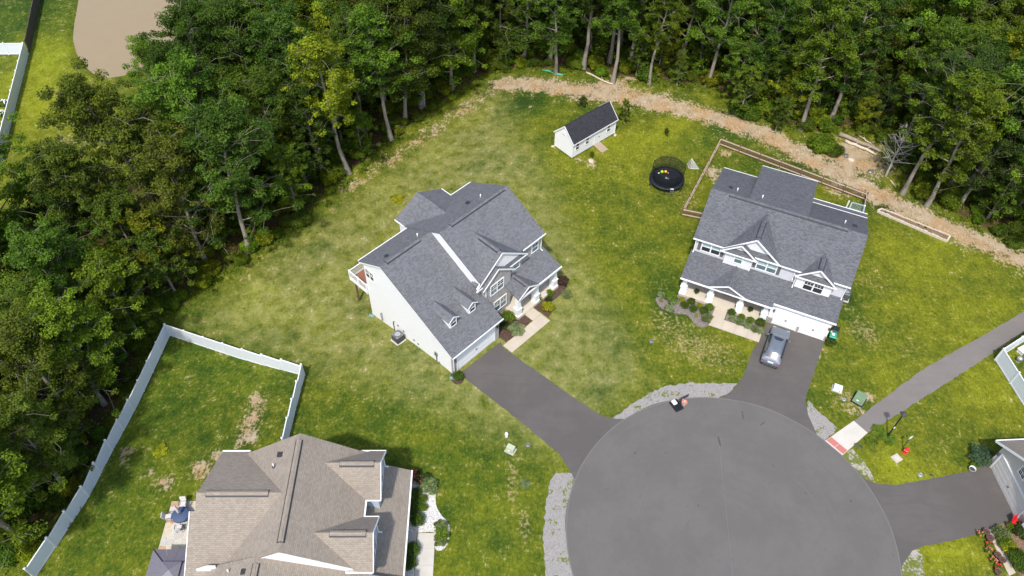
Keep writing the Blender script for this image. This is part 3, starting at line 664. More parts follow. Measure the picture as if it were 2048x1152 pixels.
# ================================================================== white house
h1 = empty('white_house', (O1[0], O1[1], 0), A1); tag(h1, 'white two storey house with grey shingle roof, dormers and stone front gable', 'house')
ZB = -2.6; SL = .56
def zl(v): return 3.2+SL*(v+.45)                       # garage / left front slope
LR_V, LR_Z = 8.8, 3.2+SL*9.25; LB_V = 12.2; LB_Z = LR_Z-SL*(LB_V-LR_V)
MF_V, MB_V, ME_Z = 2.2, 12.6, 6.42; MR_V = (MF_V+MB_V)/2; MS = .55; MR_Z = ME_Z+MS*(MR_V-MF_V)
def zm(v): return ME_Z+MS*(v-MF_V) if v < MR_V else MR_Z-MS*(v-MR_V)
MB().extr([(.0, 0, ZB), (.0, 0, zl(0)-.14), (.0, LR_V, LR_Z-.16), (.0, 11.9, zl(LR_V)-SL*(11.9-LR_V)-.16), (.0, 11.9, ZB)], (6.05, 0, 0)).build('wall', 'siding_white', h1)
MB().extr([(5.99, 2.5, ZB), (5.99, 2.5, zm(2.5)-.14), (5.99, MR_V, MR_Z-.16), (5.99, 12.3, zm(12.3)-.14), (5.99, 12.3, ZB)], (8.5, 0, 0)).build('wall', 'siding_white', h1)
MB().box(6.1, 11.8, 12.2, 13.8, ZB, 6.15).build('wall', 'siding_white', h1)
MB().extr([(6.1, 13.78, 6.1), (11.8, 13.78, 6.1), (8.95, 13.78, 7.55)], (0, -.3, 0)).build('gable_wall', 'siding_white', h1)
MB().box(6.06, 9.58, 1.85, 2.55, ZB, 5.6).build('wall', 'stone_veneer', h1)
MB().box(9.50, 11.5, 2.2, 2.6, 3.0, 5.95).build('wall', 'stone_veneer', h1)
MB().box(11.48, 14.49, 2.47, 2.6, 3.6, 6.3).build('wall', 'stone_veneer', h1)
MB().box(9.50, 14.48, 2.46, 2.56, -.1, 3.7).build('porch_wall', 'siding_beige', h1)
for u0, u1 in ((-.02, .5), (5.5, 6.07)): MB().box(u0, u1, -.03, .12, -.1, 3.05).build('stone_pier', 'stone_veneer', h1)
MB().box(6.0, 6.09, -.02, 1.9, -.1, 3.05).build('stone_pier', 'stone_veneer', h1)
garage_door(h1, .62, 5.42, -.02, 2.15)
MB().box(.5, 5.54, -.035, .1, 2.3, 3.1).build('garage_header', 'white_paint', h1)
r1 = slab(MB(), [(-.28, -.45, 3.2), (6.15, -.45, 3.2), (6.15, LR_V, LR_Z), (-.28, LR_V, LR_Z)])
slab(r1, [(-.28, LR_V, LR_Z), (6.15, LR_V, LR_Z), (6.15, LB_V, LB_Z), (-.28, LB_V, LB_Z)])
R1 = r1.build('roof', 'shingle_grey', h1)
mr = slab(MB(), [(5.78, MF_V, ME_Z), (14.78, MF_V, ME_Z), (14.78, MR_V, MR_Z), (5.78, MR_V, MR_Z)])
slab(mr, [(5.78, MR_V, MR_Z), (14.78, MR_V, MR_Z), (14.78, MB_V, ME_Z), (5.78, MB_V, ME_Z)])
R1m = mr.build('roof', 'shingle_grey', h1)
# white wall between the two roofs and the trims
MB().extr([(5.9, 3.1, zl(3.1)-.3), (5.9, 3.1, zm(3.1)-.13), (5.9, MR_V, MR_Z-.13), (5.9, 9.8, zm(9.8)-.13), (5.9, LR_V, LR_Z-.2)], (.09, 0, 0)).build('upper_wall', 'white_paint', h1)
boards('rake_board', 'white_trim', R1, (((-.28, -.45, 3.2), (-.28, LR_V, LR_Z)), ((-.28, LB_V, LB_Z), (-.28, LR_V, LR_Z))), .05, .2, (.03, 0, -.2))
boards('rake_board', 'white_trim', R1m, (((5.81, MF_V, ME_Z), (5.81, MR_V, MR_Z)), ((14.74, MF_V, ME_Z), (14.74, MR_V, MR_Z)), ((14.74, MB_V, ME_Z), (14.74, MR_V, MR_Z))), .05, .2, (0, 0, -.2))
boards('gutter', 'white_trim', R1, (((-.28, -.5, 3.12), (6.2, -.5, 3.12)), ((-.28, LB_V+.05, LB_Z-.06), (5.8, LB_V+.05, LB_Z-.06)), ((11.6, MF_V-.05, ME_Z-.07), (14.8, MF_V-.05, ME_Z-.07)), ((12.1, MB_V+.05, ME_Z-.06), (14.8, MB_V+.05, ME_Z-.06))), .085, .12)
for (p_, q_, ro) in (((.45, LR_V, LR_Z+.03), (4.5, LR_V, LR_Z+.03), R1), ((7.2, MR_V, MR_Z+.03), (14.2, MR_V, MR_Z+.03), R1m)): ridge_vent(ro, p_, q_, 'shingle_grey')
# rear wing
RW = MB(); zr_, zw = 7.88, 6.32
def bk(z): return MR_V+(MR_Z-z)/MS
slab(RW, [(5.85, 14.1, zw), (8.95, 14.1, zr_), (8.95, bk(zr_)-.05, zr_), (5.85, bk(zw)-.05, zw)]); slab(RW, [(8.95, 14.1, zr_), (12.05, 14.1, zw), (12.05, bk(zw)-.05, zw), (8.95, bk(zr_)-.05, zr_)])
RWo = RW.build('rear_wing_roof', 'shingle_grey', h1)
ridge_vent(RWo, (8.95, 11.0, zr_), (8.95, 13.4, zr_), 'shingle_grey')
boards('gutter', 'white_trim', RWo, (((12.1, 14.1, zw-.06), (12.1, 12.6, zw-.06)), ((5.8, 14.1, zw-.06), (5.8, 12.3, zw-.06))), .085, .12)
# big front gable, stone gable, porch gable
front_gable(h1, R1m, 8.6, 3.42, 5.82, 8.5, 1.98, 2.14, lambda v: ME_Z+MS*(v-MF_V), None, ul_clip=5.8)
front_gable(h1, R1m, 7.78, 2.07, 5.58, 7.18, 1.66, 1.83, lambda v: 0 if v < 3.25 else 99, None, facemat='stone_veneer', pent=False, vent=False)
PE_Z, PS = 3.27, .38
def zp(v): return PE_Z+PS*v
pr = slab(MB(), [(8.75, 0, PE_Z), (14.9, 0, PE_Z), (14.9, 2.5, zp(2.5)), (8.75, 2.5, zp(2.5))], .1); PR1 = pr.build('porch_roof', 'shingle_grey', h1)
MB().beam((8.75, -.05, PE_Z-.08), (14.92, -.05, PE_Z-.08), .12, .14).build('gutter', 'white_trim', PR1)
front_gable(h1, PR1, 10.15, 1.4, 3.36, 4.22, -.12, .1, zp, None, pent=False, facemat='shingle_slate', vent=True, bmax=2.5)
MB().beam((9.0, .12, 3.02), (14.7, .12, 3.02), .3, .3).build('porch_beam', 'white_trim', h1)
MB().box(8.9, 14.8, .05, 2.46, -.2, .32).build('porch_floor', 'concrete_porch', h1)
for k, v0 in enumerate((-.03, -.33)): MB().box(9.85, 11.0, v0-.0, v0+.35 if k == 0 else v0+.3, -.1, .2-.1*k).build('porch_step', 'concrete', h1)
for u in (9.2, 11.75, 14.45): column(h1, u, .45, .32, 3.1)
# front door under the porch, windows
dm_ = MB(); dm_.box(10.6, 11.6, 2.36, 2.47, .32, 2.5); dm_.build('front_door', 'shutter_grey', h1)
window(h1, 13.1, 2.44, 1.0, 1.5, 1.4, lights=2)
window(h1, 7.72, 1.84, 3.95, 1.65, 1.25, lights=2, grid=(2, 2), glassy=('glass_dark', 'glass_teal'))
window(h1, 8.15, 1.84, 1.05, 1.6, 1.42, lights=2, grid=(2, 3), glassy=('glass_dark', 'glass_teal'))
window(h1, 10.65, 2.19, 4.6, .85, .9, grid=(2, 1), glassy=('glass_dark', 'glass_teal'))
window(h1, 13.62, 2.46, 4.6, .8, 1.15, grid=(2, 1), glassy=('glass_teal', 'glass_teal'))
side = lambda a, b, z: (b, a, z)
window(h1, 11.1, 0, 4.55, 1.1, 1.15, side, lights=2, grid=(2, 2))
# dormers
for u0 in (1.3, 3.68):
    u1 = u0+.9; uc = (u0+u1)/2; v0 = 1.52; zf = zl(v0); ze, zt = 5.38, 5.78
    vb = lambda z: (z-3.2)/SL-.45
    D = MB(); D.extr([(u0, v0, zf-.1), (u0, v0, ze), (u0, vb(ze)+.1, ze), ], (u1-u0, 0, 0)); D.extr([(u0, v0, ze-.02), (u1, v0, ze-.02), (uc, v0, zt-.05)], (0, .1, 0)); dor = D.build('dormer', 'white_paint', h1)
    q = MB(); slab(q, [(u0-.16, v0-.14, ze-.1), (uc, v0-.14, zt), (uc, vb(zt)+.08, zt), (u0-.16, vb(ze-.1)+.08, ze-.1)], .07); slab(q, [(uc, v0-.14, zt), (u1+.16, v0-.14, ze-.1), (u1+.16, vb(ze-.1)+.08, ze-.1), (uc, vb(zt)+.08, zt)], .07); q.build('dormer_roof', 'shingle_grey', dor)
    boards('rake_board', 'white_trim', dor, (((u0-.18, v0-.15, ze-.13), (uc, v0-.15, zt-.04)), ((u1+.18, v0-.15, ze-.13), (uc, v0-.15, zt-.04))), .04, .1)
    w_ = window(h1, uc, v0-.005, zf+.12, .62, .95, grid=(2, 2), fr=.07)
pipe(R1, 4.75, LR_V+.55, zl(LR_V)-.3); pipe(R1m, 12.2, MR_V+1.1, zm(MR_V+1.1)); box_vent(R1, 1.2, LR_V+.8, LR_Z-.5); box_vent(R1m, 11.0, MR_V+1.6, zm(MR_V+1.6)-.02)
lantern(h1, .25, -.03, 2.0); lantern(h1, 5.78, -.03, 2.0); downspout(h1, .06, -.08, .1, 3.05); downspout(h1, 14.44, 2.42, 4.25, 6.3); downspout(h1, 6.15, 1.8, 4.1, 5.4)
mm = MB(); mm.box(-.12, .0, 2.0, 2.35, .85, 1.35); mm.box(-.08, 0, 2.1, 2.2, -.6, .85); mm.box(-.06, 0, 1.75, 1.9, -.05, .15); mm.build('electric_meter', 'metal_grey', h1)
for v, z in ((6.8, .2), (5.3, .15), (4.7, .1), (7.6, .35)): MB().box(-.06, 0, v, v+.18, z, z+.18).build('wall_vent', 'metal_grey', h1)
pm = MB(); pm.tube([(-.08, 8.35, -.9), (-.08, 8.35, .5), (-.02, 8.2, .6)], .04, 6); pm.tube([(-.12, 10.1, -.8), (-.12, 10.1, .4), (-.3, 10.0, .45), (-.3, 9.9, -.6)], .03, 6); pm.build('service_pipe', 'metal_dark', h1)
# rear deck
DZ = 1.95
fr_ = MB(); fr_.box(-.08, 5.05, 14.6, 14.68, DZ-.28, DZ+.02); fr_.box(-.1, -.05, 11.93, 14.68, DZ-.28, DZ+.02); fr_.box(0, 5, 11.95, 14.6, DZ-.25, DZ-.06); dk = fr_.build('deck', 'white_trim', h1)
for k in range(19):
    v = 11.95+k*.14; MB().box(-.05, 5.0, v, v+.128, DZ-.04, DZ).build('deck_board', 'deck_brown', dk)
rl = MB(); H_ = 1.05
for (a, b) in (((-.06, 11.95), (-.06, 14.62)), ((-.06, 14.62), (5.0, 14.62))):
    rl.beam((*a, DZ+H_), (*b, DZ+H_), .1, .06); rl.beam((*a, DZ+.12), (*b, DZ+.12), .06, .05)
    n_ = int(math.dist(a, b)/.13)
    for k in range(n_): t_ = (k+.5)/n_; x, y = a[0]+(b[0]-a[0])*t_, a[1]+(b[1]-a[1])*t_; rl.box(x-.02, x+.02, y-.02, y+.02, DZ+.1, DZ+H_)
rl.build('railing', 'white_trim', dk)
for (x, y) in ((-.06, 12.0), (-.06, 13.3), (-.06, 14.62), (2.5, 14.62), (5.0, 14.62)): MB().box(x-.07, x+.07, y-.07, y+.07, DZ-.3, DZ+H_+.1).build('rail_post', 'white_trim', dk)
for (x, y) in ((.25, 14.4), (4.7, 14.4)): MB().box(x-.08, x+.08, y-.08, y+.08, -2.6, DZ-.1).build('deck_post', 'wood_fence', dk)
p = G(793, 686); air_conditioner(p.x+.15, p.y+.35, p.z, A1, 'grey air conditioner by the tall white side wall of the white house')

# ================================================================== grey house
h2 = empty('grey_house', (O2[0], O2[1], 0), A2); tag(h2, 'grey house with slate roof, three front gables and two garage doors', 'house')
PE, PSL = 3.05, .30
def zq(v): return PE+PSL*(v+.35)
E2V, E2Z, M2 = 2.48, 5.98, .56; R2V = 7.15; R2Z = E2Z+M2*(R2V-E2V)
def z2(v): return E2Z+M2*(v-E2V)
MB().extr([(0, 2.8, -.3), (0, 2.8, z2(2.8)-.14), (0, R2V, R2Z-.15), (0, 12.4, 5.8), (0, 12.4, -.3)], (14.6, 0, 0)).build('wall', 'siding_grey', h2)
MB().box(0.02, 3.6, 12.3, 13.6, -.3, 5.9).build('wall', 'siding_grey', h2); MB().box(3.55, 9.1, 12.2, 15.05, -.3, 6.3).build('wall', 'siding_grey', h2)
MB().extr([(8.85, .5, -.3), (8.85, .5, zq(.5)-.12), (8.85, 2.9, zq(2.9)-.12), (8.85, 2.9, -.3)], (5.73, 0, 0)).build('garage_wall', 'white_paint', h2)
MB().box(.02, 8.85, 1.9, 2.85, -.3, 3.6).build('porch_wall', 'siding_beige', h2)
MB().box(0, 8.78, 0, 1.92, -.2, .3).build('porch_floor', 'concrete_porch', h2)
MB().box(3.85, 5.05, -.32, -.005, -.1, .15).build('porch_step', 'concrete', h2)
for u in (.3, 3.02, 6.0, 8.45): column(h2, u, .38, .3, 2.95)
MB().beam((.0, .38, 2.92), (8.8, .38, 2.92), .3, .26).build('porch_beam', 'white_trim', h2)
for u0, u1 in ((8.88, 9.36), (11.74, 11.98), (14.44, 14.62)): MB().box(u0, u1, .42, .54, -.1, .75).build('stone_pier', 'stone_base', h2)
garage_door(h2, 9.44, 11.68, .48, 2.15); garage_door(h2, 12.04, 14.36, .48, 2.15)
dm_ = MB(); dm_.box(4.0, 5.0, 1.82, 1.92, .3, 2.45); dm_.build('front_door', 'shutter_grey', h2)
window(h2, 1.6, 1.9, .9, 1.4, 1.4, lights=2); window(h2, 7.1, 1.9, .9, 1.4, 1.4, lights=2)
lr = slab(MB(), [(-.18, -.35, PE), (8.9, -.35, PE), (8.9, 2.85, zq(2.85)), (-.18, 2.85, zq(2.85))], .12); slab(lr, [(8.9, .14, zq(.14)), (14.8, .14, zq(.14)), (14.8, 2.85, zq(2.85)), (8.9, 2.85, zq(2.85))], .12)
R2l = lr.build('porch_roof', 'shingle_slate', h2)
boards('gutter', 'white_trim', R2l, (((-.18, -.4, PE-.08), (8.92, -.4, PE-.08)), ((8.9, .09, zq(.14)-.08), (14.82, .09, zq(.14)-.08))), .12, .14)
mr = slab(MB(), [(-.25, E2V, E2Z), (14.85, E2V, E2Z), (14.85, R2V, R2Z), (-.25, R2V, R2Z)])
slab(mr, [(-.25, R2V, R2Z), (3.6, R2V, R2Z), (3.6, 13.95, 5.95), (-.25, 13.95, 5.95)]); slab(mr, [(9.1, R2V, R2Z), (14.85, R2V, R2Z), (14.85, 12.75, 5.85), (9.1, 12.75, 5.85)])
slab(mr, [(3.45, R2V+.12, R2Z+.02), (9.25, R2V+.12, R2Z+.02), (9.25, 15.45, 6.42), (3.45, 15.45, 6.42)])
R2 = mr.build('roof', 'shingle_slate', h2)
ridge_vent(R2, (1.6, R2V, R2Z+.04), (13.0, R2V, R2Z+.04), 'shingle_slate')
boards('gutter', 'white_trim', R2, (((-.25, E2V-.05, E2Z-.07), (14.87, E2V-.05, E2Z-.07)), ((-.25, 14.0, 5.88), (3.5, 14.0, 5.88)), ((9.2, 12.8, 5.78), (14.87, 12.8, 5.78)), ((3.45, 15.5, 6.35), (9.27, 15.5, 6.35))), .085, .12)
for u in (-.21, 14.81): boards('rake_board', 'white_trim', R2, (((u, E2V, E2Z-.2), (u, R2V, R2Z-.2)), ((u, 13.95 if u < 0 else 12.75, 5.7), (u, R2V, R2Z-.2))), .05, .2)
front_gable(h2, R2, 5.53, 2.63, 6.02, 8.2, 2.46, 2.78, z2, None, mat='shingle_slate', facemat='siding_gable')
front_gable(h2, R2, 4.36, 1.74, 5.78, 7.15, 2.2, 2.52, z2, (3.1, 5.76, 2.52, 2.9, 3.6, 5.8, 'siding_gable'), mat='shingle_slate', facemat='siding_gable', vent=False)
front_gable(h2, R2, 11.78, 1.92, 5.62, 7.2, 2.14, 2.45, z2, (10.12, 13.42, 2.45, 2.9, 3.6, 5.66, 'white_paint'), mat='shingle_slate', facemat='siding_gable')
front_gable(h2, R2l, 4.48, 1.92, PE+.03, 4.02, -.42, -.1, zq, None, mat='shingle_slate', facemat='siding_gable', bmax=2.6)
BL = ('glass_blind', 'glass_dark')
window(h2, 1.63, 2.79, 4.4, 1.75, 1.2, lights=2, grid=(1, 1), glassy=BL); window(h2, 4.44, 2.51, 4.5, .7, 1.05, grid=(1, 1), glassy=('glass_blind', 'glass_teal'))
window(h2, 7.15, 2.79, 4.35, 1.8, 1.2, lights=2, grid=(1, 1), glassy=('glass_blind', 'glass_teal')); window(h2, 11.78, 2.44, 4.0, 1.75, 1.3, lights=2, grid=(3, 2))
for u in (.32, 2.62, 5.82, 8.16): shutter(h2, u, 2.795, 4.32, .3, 1.36)
for u, v in ((.03, 2.79), (14.55, 2.79), (3.12, 2.51), (5.72, 2.51)): MB().beam((u, v, 3.9), (u, v, 5.9), .12, .04, (1, 0, 0)).build('corner_board', 'white_trim', h2)
downspout(h2, .05, 2.78, 4.05, 5.9); downspout(h2, 14.55, 2.78, 4.05, 5.9); downspout(h2, 10.0, 2.44, 3.95, 5.5); downspout(h2, 9.75, 2.78, 4.6, 5.9)
for u in (9.2, 14.48): lantern(h2, u, .48, 2.0)
for (u, v) in ((2.1, R2V+1.3), (4.6, R2V+1.0), (12.6, R2V+1.2)): pipe(R2, u, v, R2Z-.42*(v-R2V) if u != 4.6 else R2Z-.25*(v-R2V))
box_vent(R2, 1.4, R2V+1.6, R2Z-.42*1.6-.02); box_vent(R2, 13.6, R2V+1.5, R2Z-.5*1.5-.02)
# covered rear deck
cr_ = slab(MB(), [(9.3, 12.35, 4.95), (15.0, 12.35, 4.95), (15.0, 15.05, 4.45), (9.3, 15.05, 4.45)], .12).build('deck_roof', 'shingle_slate', h2)
MB().beam((9.3, 15.1, 4.38), (15.02, 15.1, 4.38), .12, .14).build('gutter', 'white_trim', cr_)
DZ = 1.0; dk = MB().box(9.3, 15.0, 12.42, 16.2, DZ-.2, DZ).build('deck', 'deck_blue', h2); MB().box(13.2, 15.0, 16.21, 19.3, DZ-.22, DZ-.02).build('deck_floor', 'deck_blue', dk)
rl = MB()
for (a, b) in (((9.3, 16.15), (13.2, 16.15)), ((13.25, 16.2), (13.6, 19.25)), ((13.6, 19.25), (14.95, 19.25)), ((14.95, 19.25), (14.95, 12.5))):
    rl.beam((*a, DZ+1.0), (*b, DZ+1.0), .12, .06); rl.beam((*a, DZ+.12), (*b, DZ+.12), .07, .05); n_ = int(math.dist(a, b)/.14)
    for k in range(n_): t_ = (k+.5)/n_; x, y = a[0]+(b[0]-a[0])*t_, a[1]+(b[1]-a[1])*t_; rl.box(x-.02, x+.02, y-.02, y+.02, DZ+.1, DZ+1.0)
rl.build('railing', 'deck_blue', dk)
for (x, y) in ((9.4, 15.0), (12.2, 15.0), (14.9, 15.0)): MB().box(x-.08, x+.08, y-.08, y+.08, -.1, 4.4).build('deck_post', 'white_trim', dk)
for (x, y) in ((13.25, 19.2), (14.95, 19.25), (14.95, 17.0)): MB().box(x-.07, x+.07, y-.07, y+.07, -.1, DZ+1.1).build('rail_post', 'white_trim', dk)
q = L2(15.35, 6.9); air_conditioner(q.x, q.y, 0, A2, 'grey air conditioner at the right side wall of the grey house')

# ================================================================== brown roofed house
h3 = empty('brown_roofed_house', (O3[0], O3[1], 0), A3); tag(h3, 'large house with brown shingle roof and blue shade-tinted front gables in the foreground', 'house')
RV, RZ, EZ, EV, WV = -7.78, 9.15, 6.0, -2.88, -12.6; S3 = (RZ-EZ)/(EV-RV)
def z3(b): return EZ+S3*(b+EV) if b < -RV else 99    # b = -v
def z3b(b): return RZ-S3*abs(-b-RV)
flip = lambda a, b, z: (a, -b, z)
MB().extr([(.45, EV-.3, ZB), (.45, EV-.3, EZ), (.45, RV, RZ-.16), (.45, WV+.3, EZ), (.45, WV+.3, ZB)], (8.75, 0, 0)).build('wall', 'siding_shade_blue', h3)
MB().extr([(9.0, EV-.3, 3.5), (9.0, EV-.3, EZ+.05), (9.0, RV, RZ-.14), (9.0, WV+.3, EZ+.05), (9.0, WV+.3, 3.5)], (.24, 0, 0)).build('upper_wall', 'white_paint', h3)
mr = slab(MB(), [(.2, EV, EZ), (9.3, EV, EZ), (9.3, RV, RZ), (.2, RV, RZ)]); slab(mr, [(.2, RV, RZ), (9.3, RV, RZ), (9.3, WV, EZ), (.2, WV, EZ)])
R3 = mr.build('roof', 'shingle_brown', h3)
ridge_vent(R3, (.75, RV, RZ+.04), (8.6, RV, RZ+.04), 'shingle_brown')
for u in (.24, 9.26): boards('rake_board', 'white_trim', R3, (((u, EV, EZ-.2), (u, RV, RZ-.2)), ((u, WV, EZ-.2), (u, RV, RZ-.2))), .05, .2)
boards('gutter', 'white_trim', R3, (((4.0, EV+.05, EZ-.07), (5.45, EV+.05, EZ-.07)),), .13, .12)
for ur in (2.0, 7.45):
    front_gable(h3, R3, ur, 2.06, 6.0, 7.95, 1.75, 2.05, lambda b: EZ+S3*(b+EV), (ur-1.75, ur+1.75, 2.05, 3.3, 3.2, 6.05, 'siding_shade_blue'), mp=flip, mat='shingle_brown', facemat='siding_shade_blue', pent=False, vent=True)
    window(h3, ur, 2.04, 4.35, 1.5, 1.4, flip, lights=2, grid=(2, 2)); 
    boards('gutter', 'white_trim', R3, (((ur-2.08, -1.75, 5.94), (ur-2.08, -3.7, 5.94)), ((ur+2.08, -1.75, 5.94), (ur+2.08, -3.7, 5.94))), .1, .12)
    downspout(h3, ur-1.75, 2.02, 4.0, 5.9, flip)
# rear cross wing
wing = MB(); WR, WZ, WU = -14.45, 8.75, 4.8
slab(wing, [(-.05, WR, 5.95), (-.05, -9.0, 5.95), (WU, -7.9, WZ), (WU, WR, WZ)]); slab(wing, [(WU, WR-.05, WZ), (WU, -7.9, WZ), (10.5, -7.9, 5.45), (10.5, WR-.45, 5.45), (WU+1.1, WR-.4, WZ-.64), (WU+1.1, WR-.05, WZ-.64)])
R3w = wing.build('rear_wing_roof', 'shingle_brown', h3)
ridge_vent(R3w, (WU, -13.8, WZ+.04), (WU, -9.4, WZ+.04), 'shingle_brown')
MB().extr([(.25, WR+.3, ZB), (.25, WR+.3, 5.95), (WU, WR+.3, WZ-.2), (10.2, WR+.3, 5.5), (10.2, WR+.3, ZB)], (0, 3, 0)).build('wall', 'siding_shade_blue', h3)
boards('gutter', 'white_trim', R3w, (((-.1, WR, 5.9), (-.1, -12.3, 5.9)),), .12, .12); boards('rake_board', 'white_trim', R3w, (((WU+1.1, WR-.44, WZ-.66), (10.5, WR-.49, 5.4)),), .06, .14)
dn = MB(); dn.extr([(9.35, -14.1, 5.2), (9.35, -12.6, 5.2), (9.35, -12.6, 6.9), (9.35, -13.2, 6.9), (9.35, -14.1, 6.3)], (.08, 0, 0)); dn.build('upper_wall', 'white_paint', h3)
# lower south part and porch
lo_ = MB(); slab(lo_, [(9.2, -9.45, 8.1), (16.5, -9.45, 8.1), (16.5, .3, 3.65), (9.2, .3, 3.65)]); slab(lo_, [(9.2, -9.45, 8.1), (16.5, -9.45, 8.1), (16.5, -13.0, 6.4), (9.2, -13.0, 6.4)])
R3s = lo_.build('garage_roof', 'shingle_brown', h3); ridge_vent(R3s, (9.7, -9.45, 8.14), (16, -9.45, 8.14), 'shingle_brown')
MB().extr([(9.25, -.1, ZB), (9.25, -.1, 3.6), (9.25, -9.45, 7.9), (9.25, -12.8, 6.3), (9.25, -12.8, ZB)], (7, 0, 0)).build('garage_wall', 'siding_shade_blue', h3)
pr = slab(MB(), [(.0, 0, 2.9), (9.15, 0, 2.9), (9.15, -3.2, 4.45), (.0, -3.2, 4.45)], .1).build('porch_roof', 'shingle_brown', h3)
MB().beam((-.02, .05, 2.83), (9.15, .05, 2.83), .13, .13).build('gutter', 'white_trim', pr)
MB().box(.3, 9.1, -3.1, -.25, -.2, .3).build('porch_floor', 'concrete_porch', h3)
for u in (.6, 3.4, 6.2, 8.8): column(h3, u, -.55, .3, 2.85)
pipe(R3, 2.35, -9.6, z3b(9.6)); box_vent(R3, 1.5, -9.25, z3b(9.25)); pipe(R3s, 9.9, -11.5, 7.1); box_vent(R3s, 10.1, -10.3, 7.6)
cv = MB(); cv.tube([(2.35, -9.6, z3b(9.6)-.05), (2.35, -9.6, z3b(9.6)+.06)], .14, 10); cv.build('pipe_collar', 'vent_dark', R3)

# ================================================================== beige house at the right edge
h4 = empty('beige_house', (O4[0], O4[1], 0), A4); tag(h4, 'beige sided house with garage door and tan roof at the right edge', 'house')
MB().extr([(-.45, 0, -.2), (5.3, 0, -.2), (5.3, 0, 3.0), (2.2, 0, 5.0), (-.45, 0, 3.0)], (0, 9, 0)).build('wall', 'siding_beige', h4)
garage_door(h4, .05, 4.65, -.02, 2.15, mat='door_beige')
for u0, u1 in ((-.47, -.08), (4.78, 5.32)): MB().box(u0, u1, -.04, .1, -.1, 1.0).build('stone_pier', 'stone_base', h4)
rr = MB(); slab(rr, [(-.95, -.45, 2.92), (2.2, -.45, 5.2), (2.2, 9, 5.2), (-.95, 9, 2.92)]); slab(rr, [(2.2, -.45, 5.2), (5.7, -.45, 2.92), (5.7, 9, 2.92), (2.2, 9, 5.2)]); R4 = rr.build('roof', 'shingle_brown', h4)
boards('rake_board', 'white_trim', R4, (((-.97, -.48, 2.82), (2.2, -.48, 5.1)), ((5.72, -.48, 2.82), (2.2, -.48, 5.1))), .05, .2); boards('gutter', 'white_trim', R4, (((-1.0, -.45, 2.86), (-1.0, 9, 2.86)),), .1, .12)
window(h4, 2.35, -.01, 3.05, .75, .8, grid=(2, 2), full_grid=True); lantern(h4, -.25, 0, 1.9)
MB().box(5.32, 9, 1.4, 8, -.2, 3.0).build('wall', 'siding_beige', h4); MB().box(5.4, 9, -.2, 1.4, -.2, .25).build('porch_floor', 'concrete_pale', h4)
slab(MB(), [(5.4, -.5, 2.9), (9.5, -.5, 2.9), (9.5, 8, 5.4), (5.4, 8, 5.4)]).build('porch_roof', 'shingle_brown', h4)
for u in (5.75, 8.6): column(h4, u, .05, .25, 2.85)
# ------------------------------------------------------------------ fences
def fence(name, label, px, mat, h=1.8, pitch=2.3, group=None, post='white_vinyl', pts=None):
    P_ = pts or [G(*p) for p in px]; e = empty(name, P_[0]); tag(e, label, 'fence', group)
    pm = MB(); pm.box(0, 1, -.02, .02, .06, h-.08)
    for k in range(8): pm.box(k/8+.008, (k+1)/8-.008, -.028, .028, .16, h-.18)
    pm = pm.mesh('panel', mat); rm = MB().box(0, 1, -.045, .045, -.07, .07).mesh('rail', post); sm_ = MB().box(-.065, .065, -.065, .065, -.3, h+.06)
    sm_.add([(-.09, -.09, h+.06), (.09, -.09, h+.06), (.09, .09, h+.06), (-.09, .09, h+.06), (0, 0, h+.16)], [(3,2,1,0),(0,1,4),(1,2,4),(2,3,4),(3,0,4)]); sm_ = sm_.mesh('post', post)
    for i in range(len(P_)-1):
        a, b = P_[i], P_[i+1]; L = (b.xy-a.xy).length; n = max(1, round(L/pitch)); an = math.atan2(b.y-a.y, b.x-a.x); w = L/n
        for k in range(n+1):
            if k == n and i < len(P_)-2: continue
            q = a.lerp(b, k/n); z = float(terrain(q.x, q.y)); put('post', sm_, e, (q.x-e.location.x, q.y-e.location.y, z-e.location.z), (0, 0, an))
            if k < n:
                q2 = a.lerp(b, (k+1)/n); z2_ = min(z, float(terrain(q2.x, q2.y)))
                o = put('panel', pm, e, (q.x-e.location.x, q.y-e.location.y, z2_-e.location.z), (0, 0, an), (w, 1, 1))
                for zz in (.13, h-.1): put('rail', rm, o, (0, 0, zz))
    return e
fence('vinyl_fence', 'long white vinyl fence between the wood and the brown house lawn', [(340,671),(225,901),(178,993),(112,1094),(70,1155)], 'vinyl_panel', group='white vinyl fences')
fence('vinyl_fence', 'white vinyl fence dividing the white house lawn from the brown house lawn', [(340,671),(609,751)], 'vinyl_panel', group='white vinyl fences')
fence('vinyl_fence', 'short white vinyl fence running down to the brown house', [(609,751),(572,897)], 'vinyl_panel', group='white vinyl fences')
fence('vinyl_fence', 'white vinyl fence along the grass bank near the pond', [(57,109),(12,290),(-6,360)], 'vinyl_panel', group='white vinyl fences')
fence('vinyl_fence', 'white vinyl fence cut by the top left edge of the picture', [(57,109),(-60,110)], 'vinyl_panel', group='white vinyl fences')
fence('wooden_fence', 'dark wooden fence above the pond grass at the top left', [(60,104),(80,0),(94,-70)], 'wood_dark', post='wood_dark', pitch=2.6)
fence('vinyl_fence', 'white vinyl fence cut by the right edge of the picture, nearest the beige house', [(1990,720),(2050,816),(2120,925)], 'vinyl_panel', group='white vinyl fences')
fence('vinyl_fence', 'white vinyl fence along the footpath at the right edge', [(1990,720),(2062,673),(2150,615)], 'vinyl_panel', group='white vinyl fences')
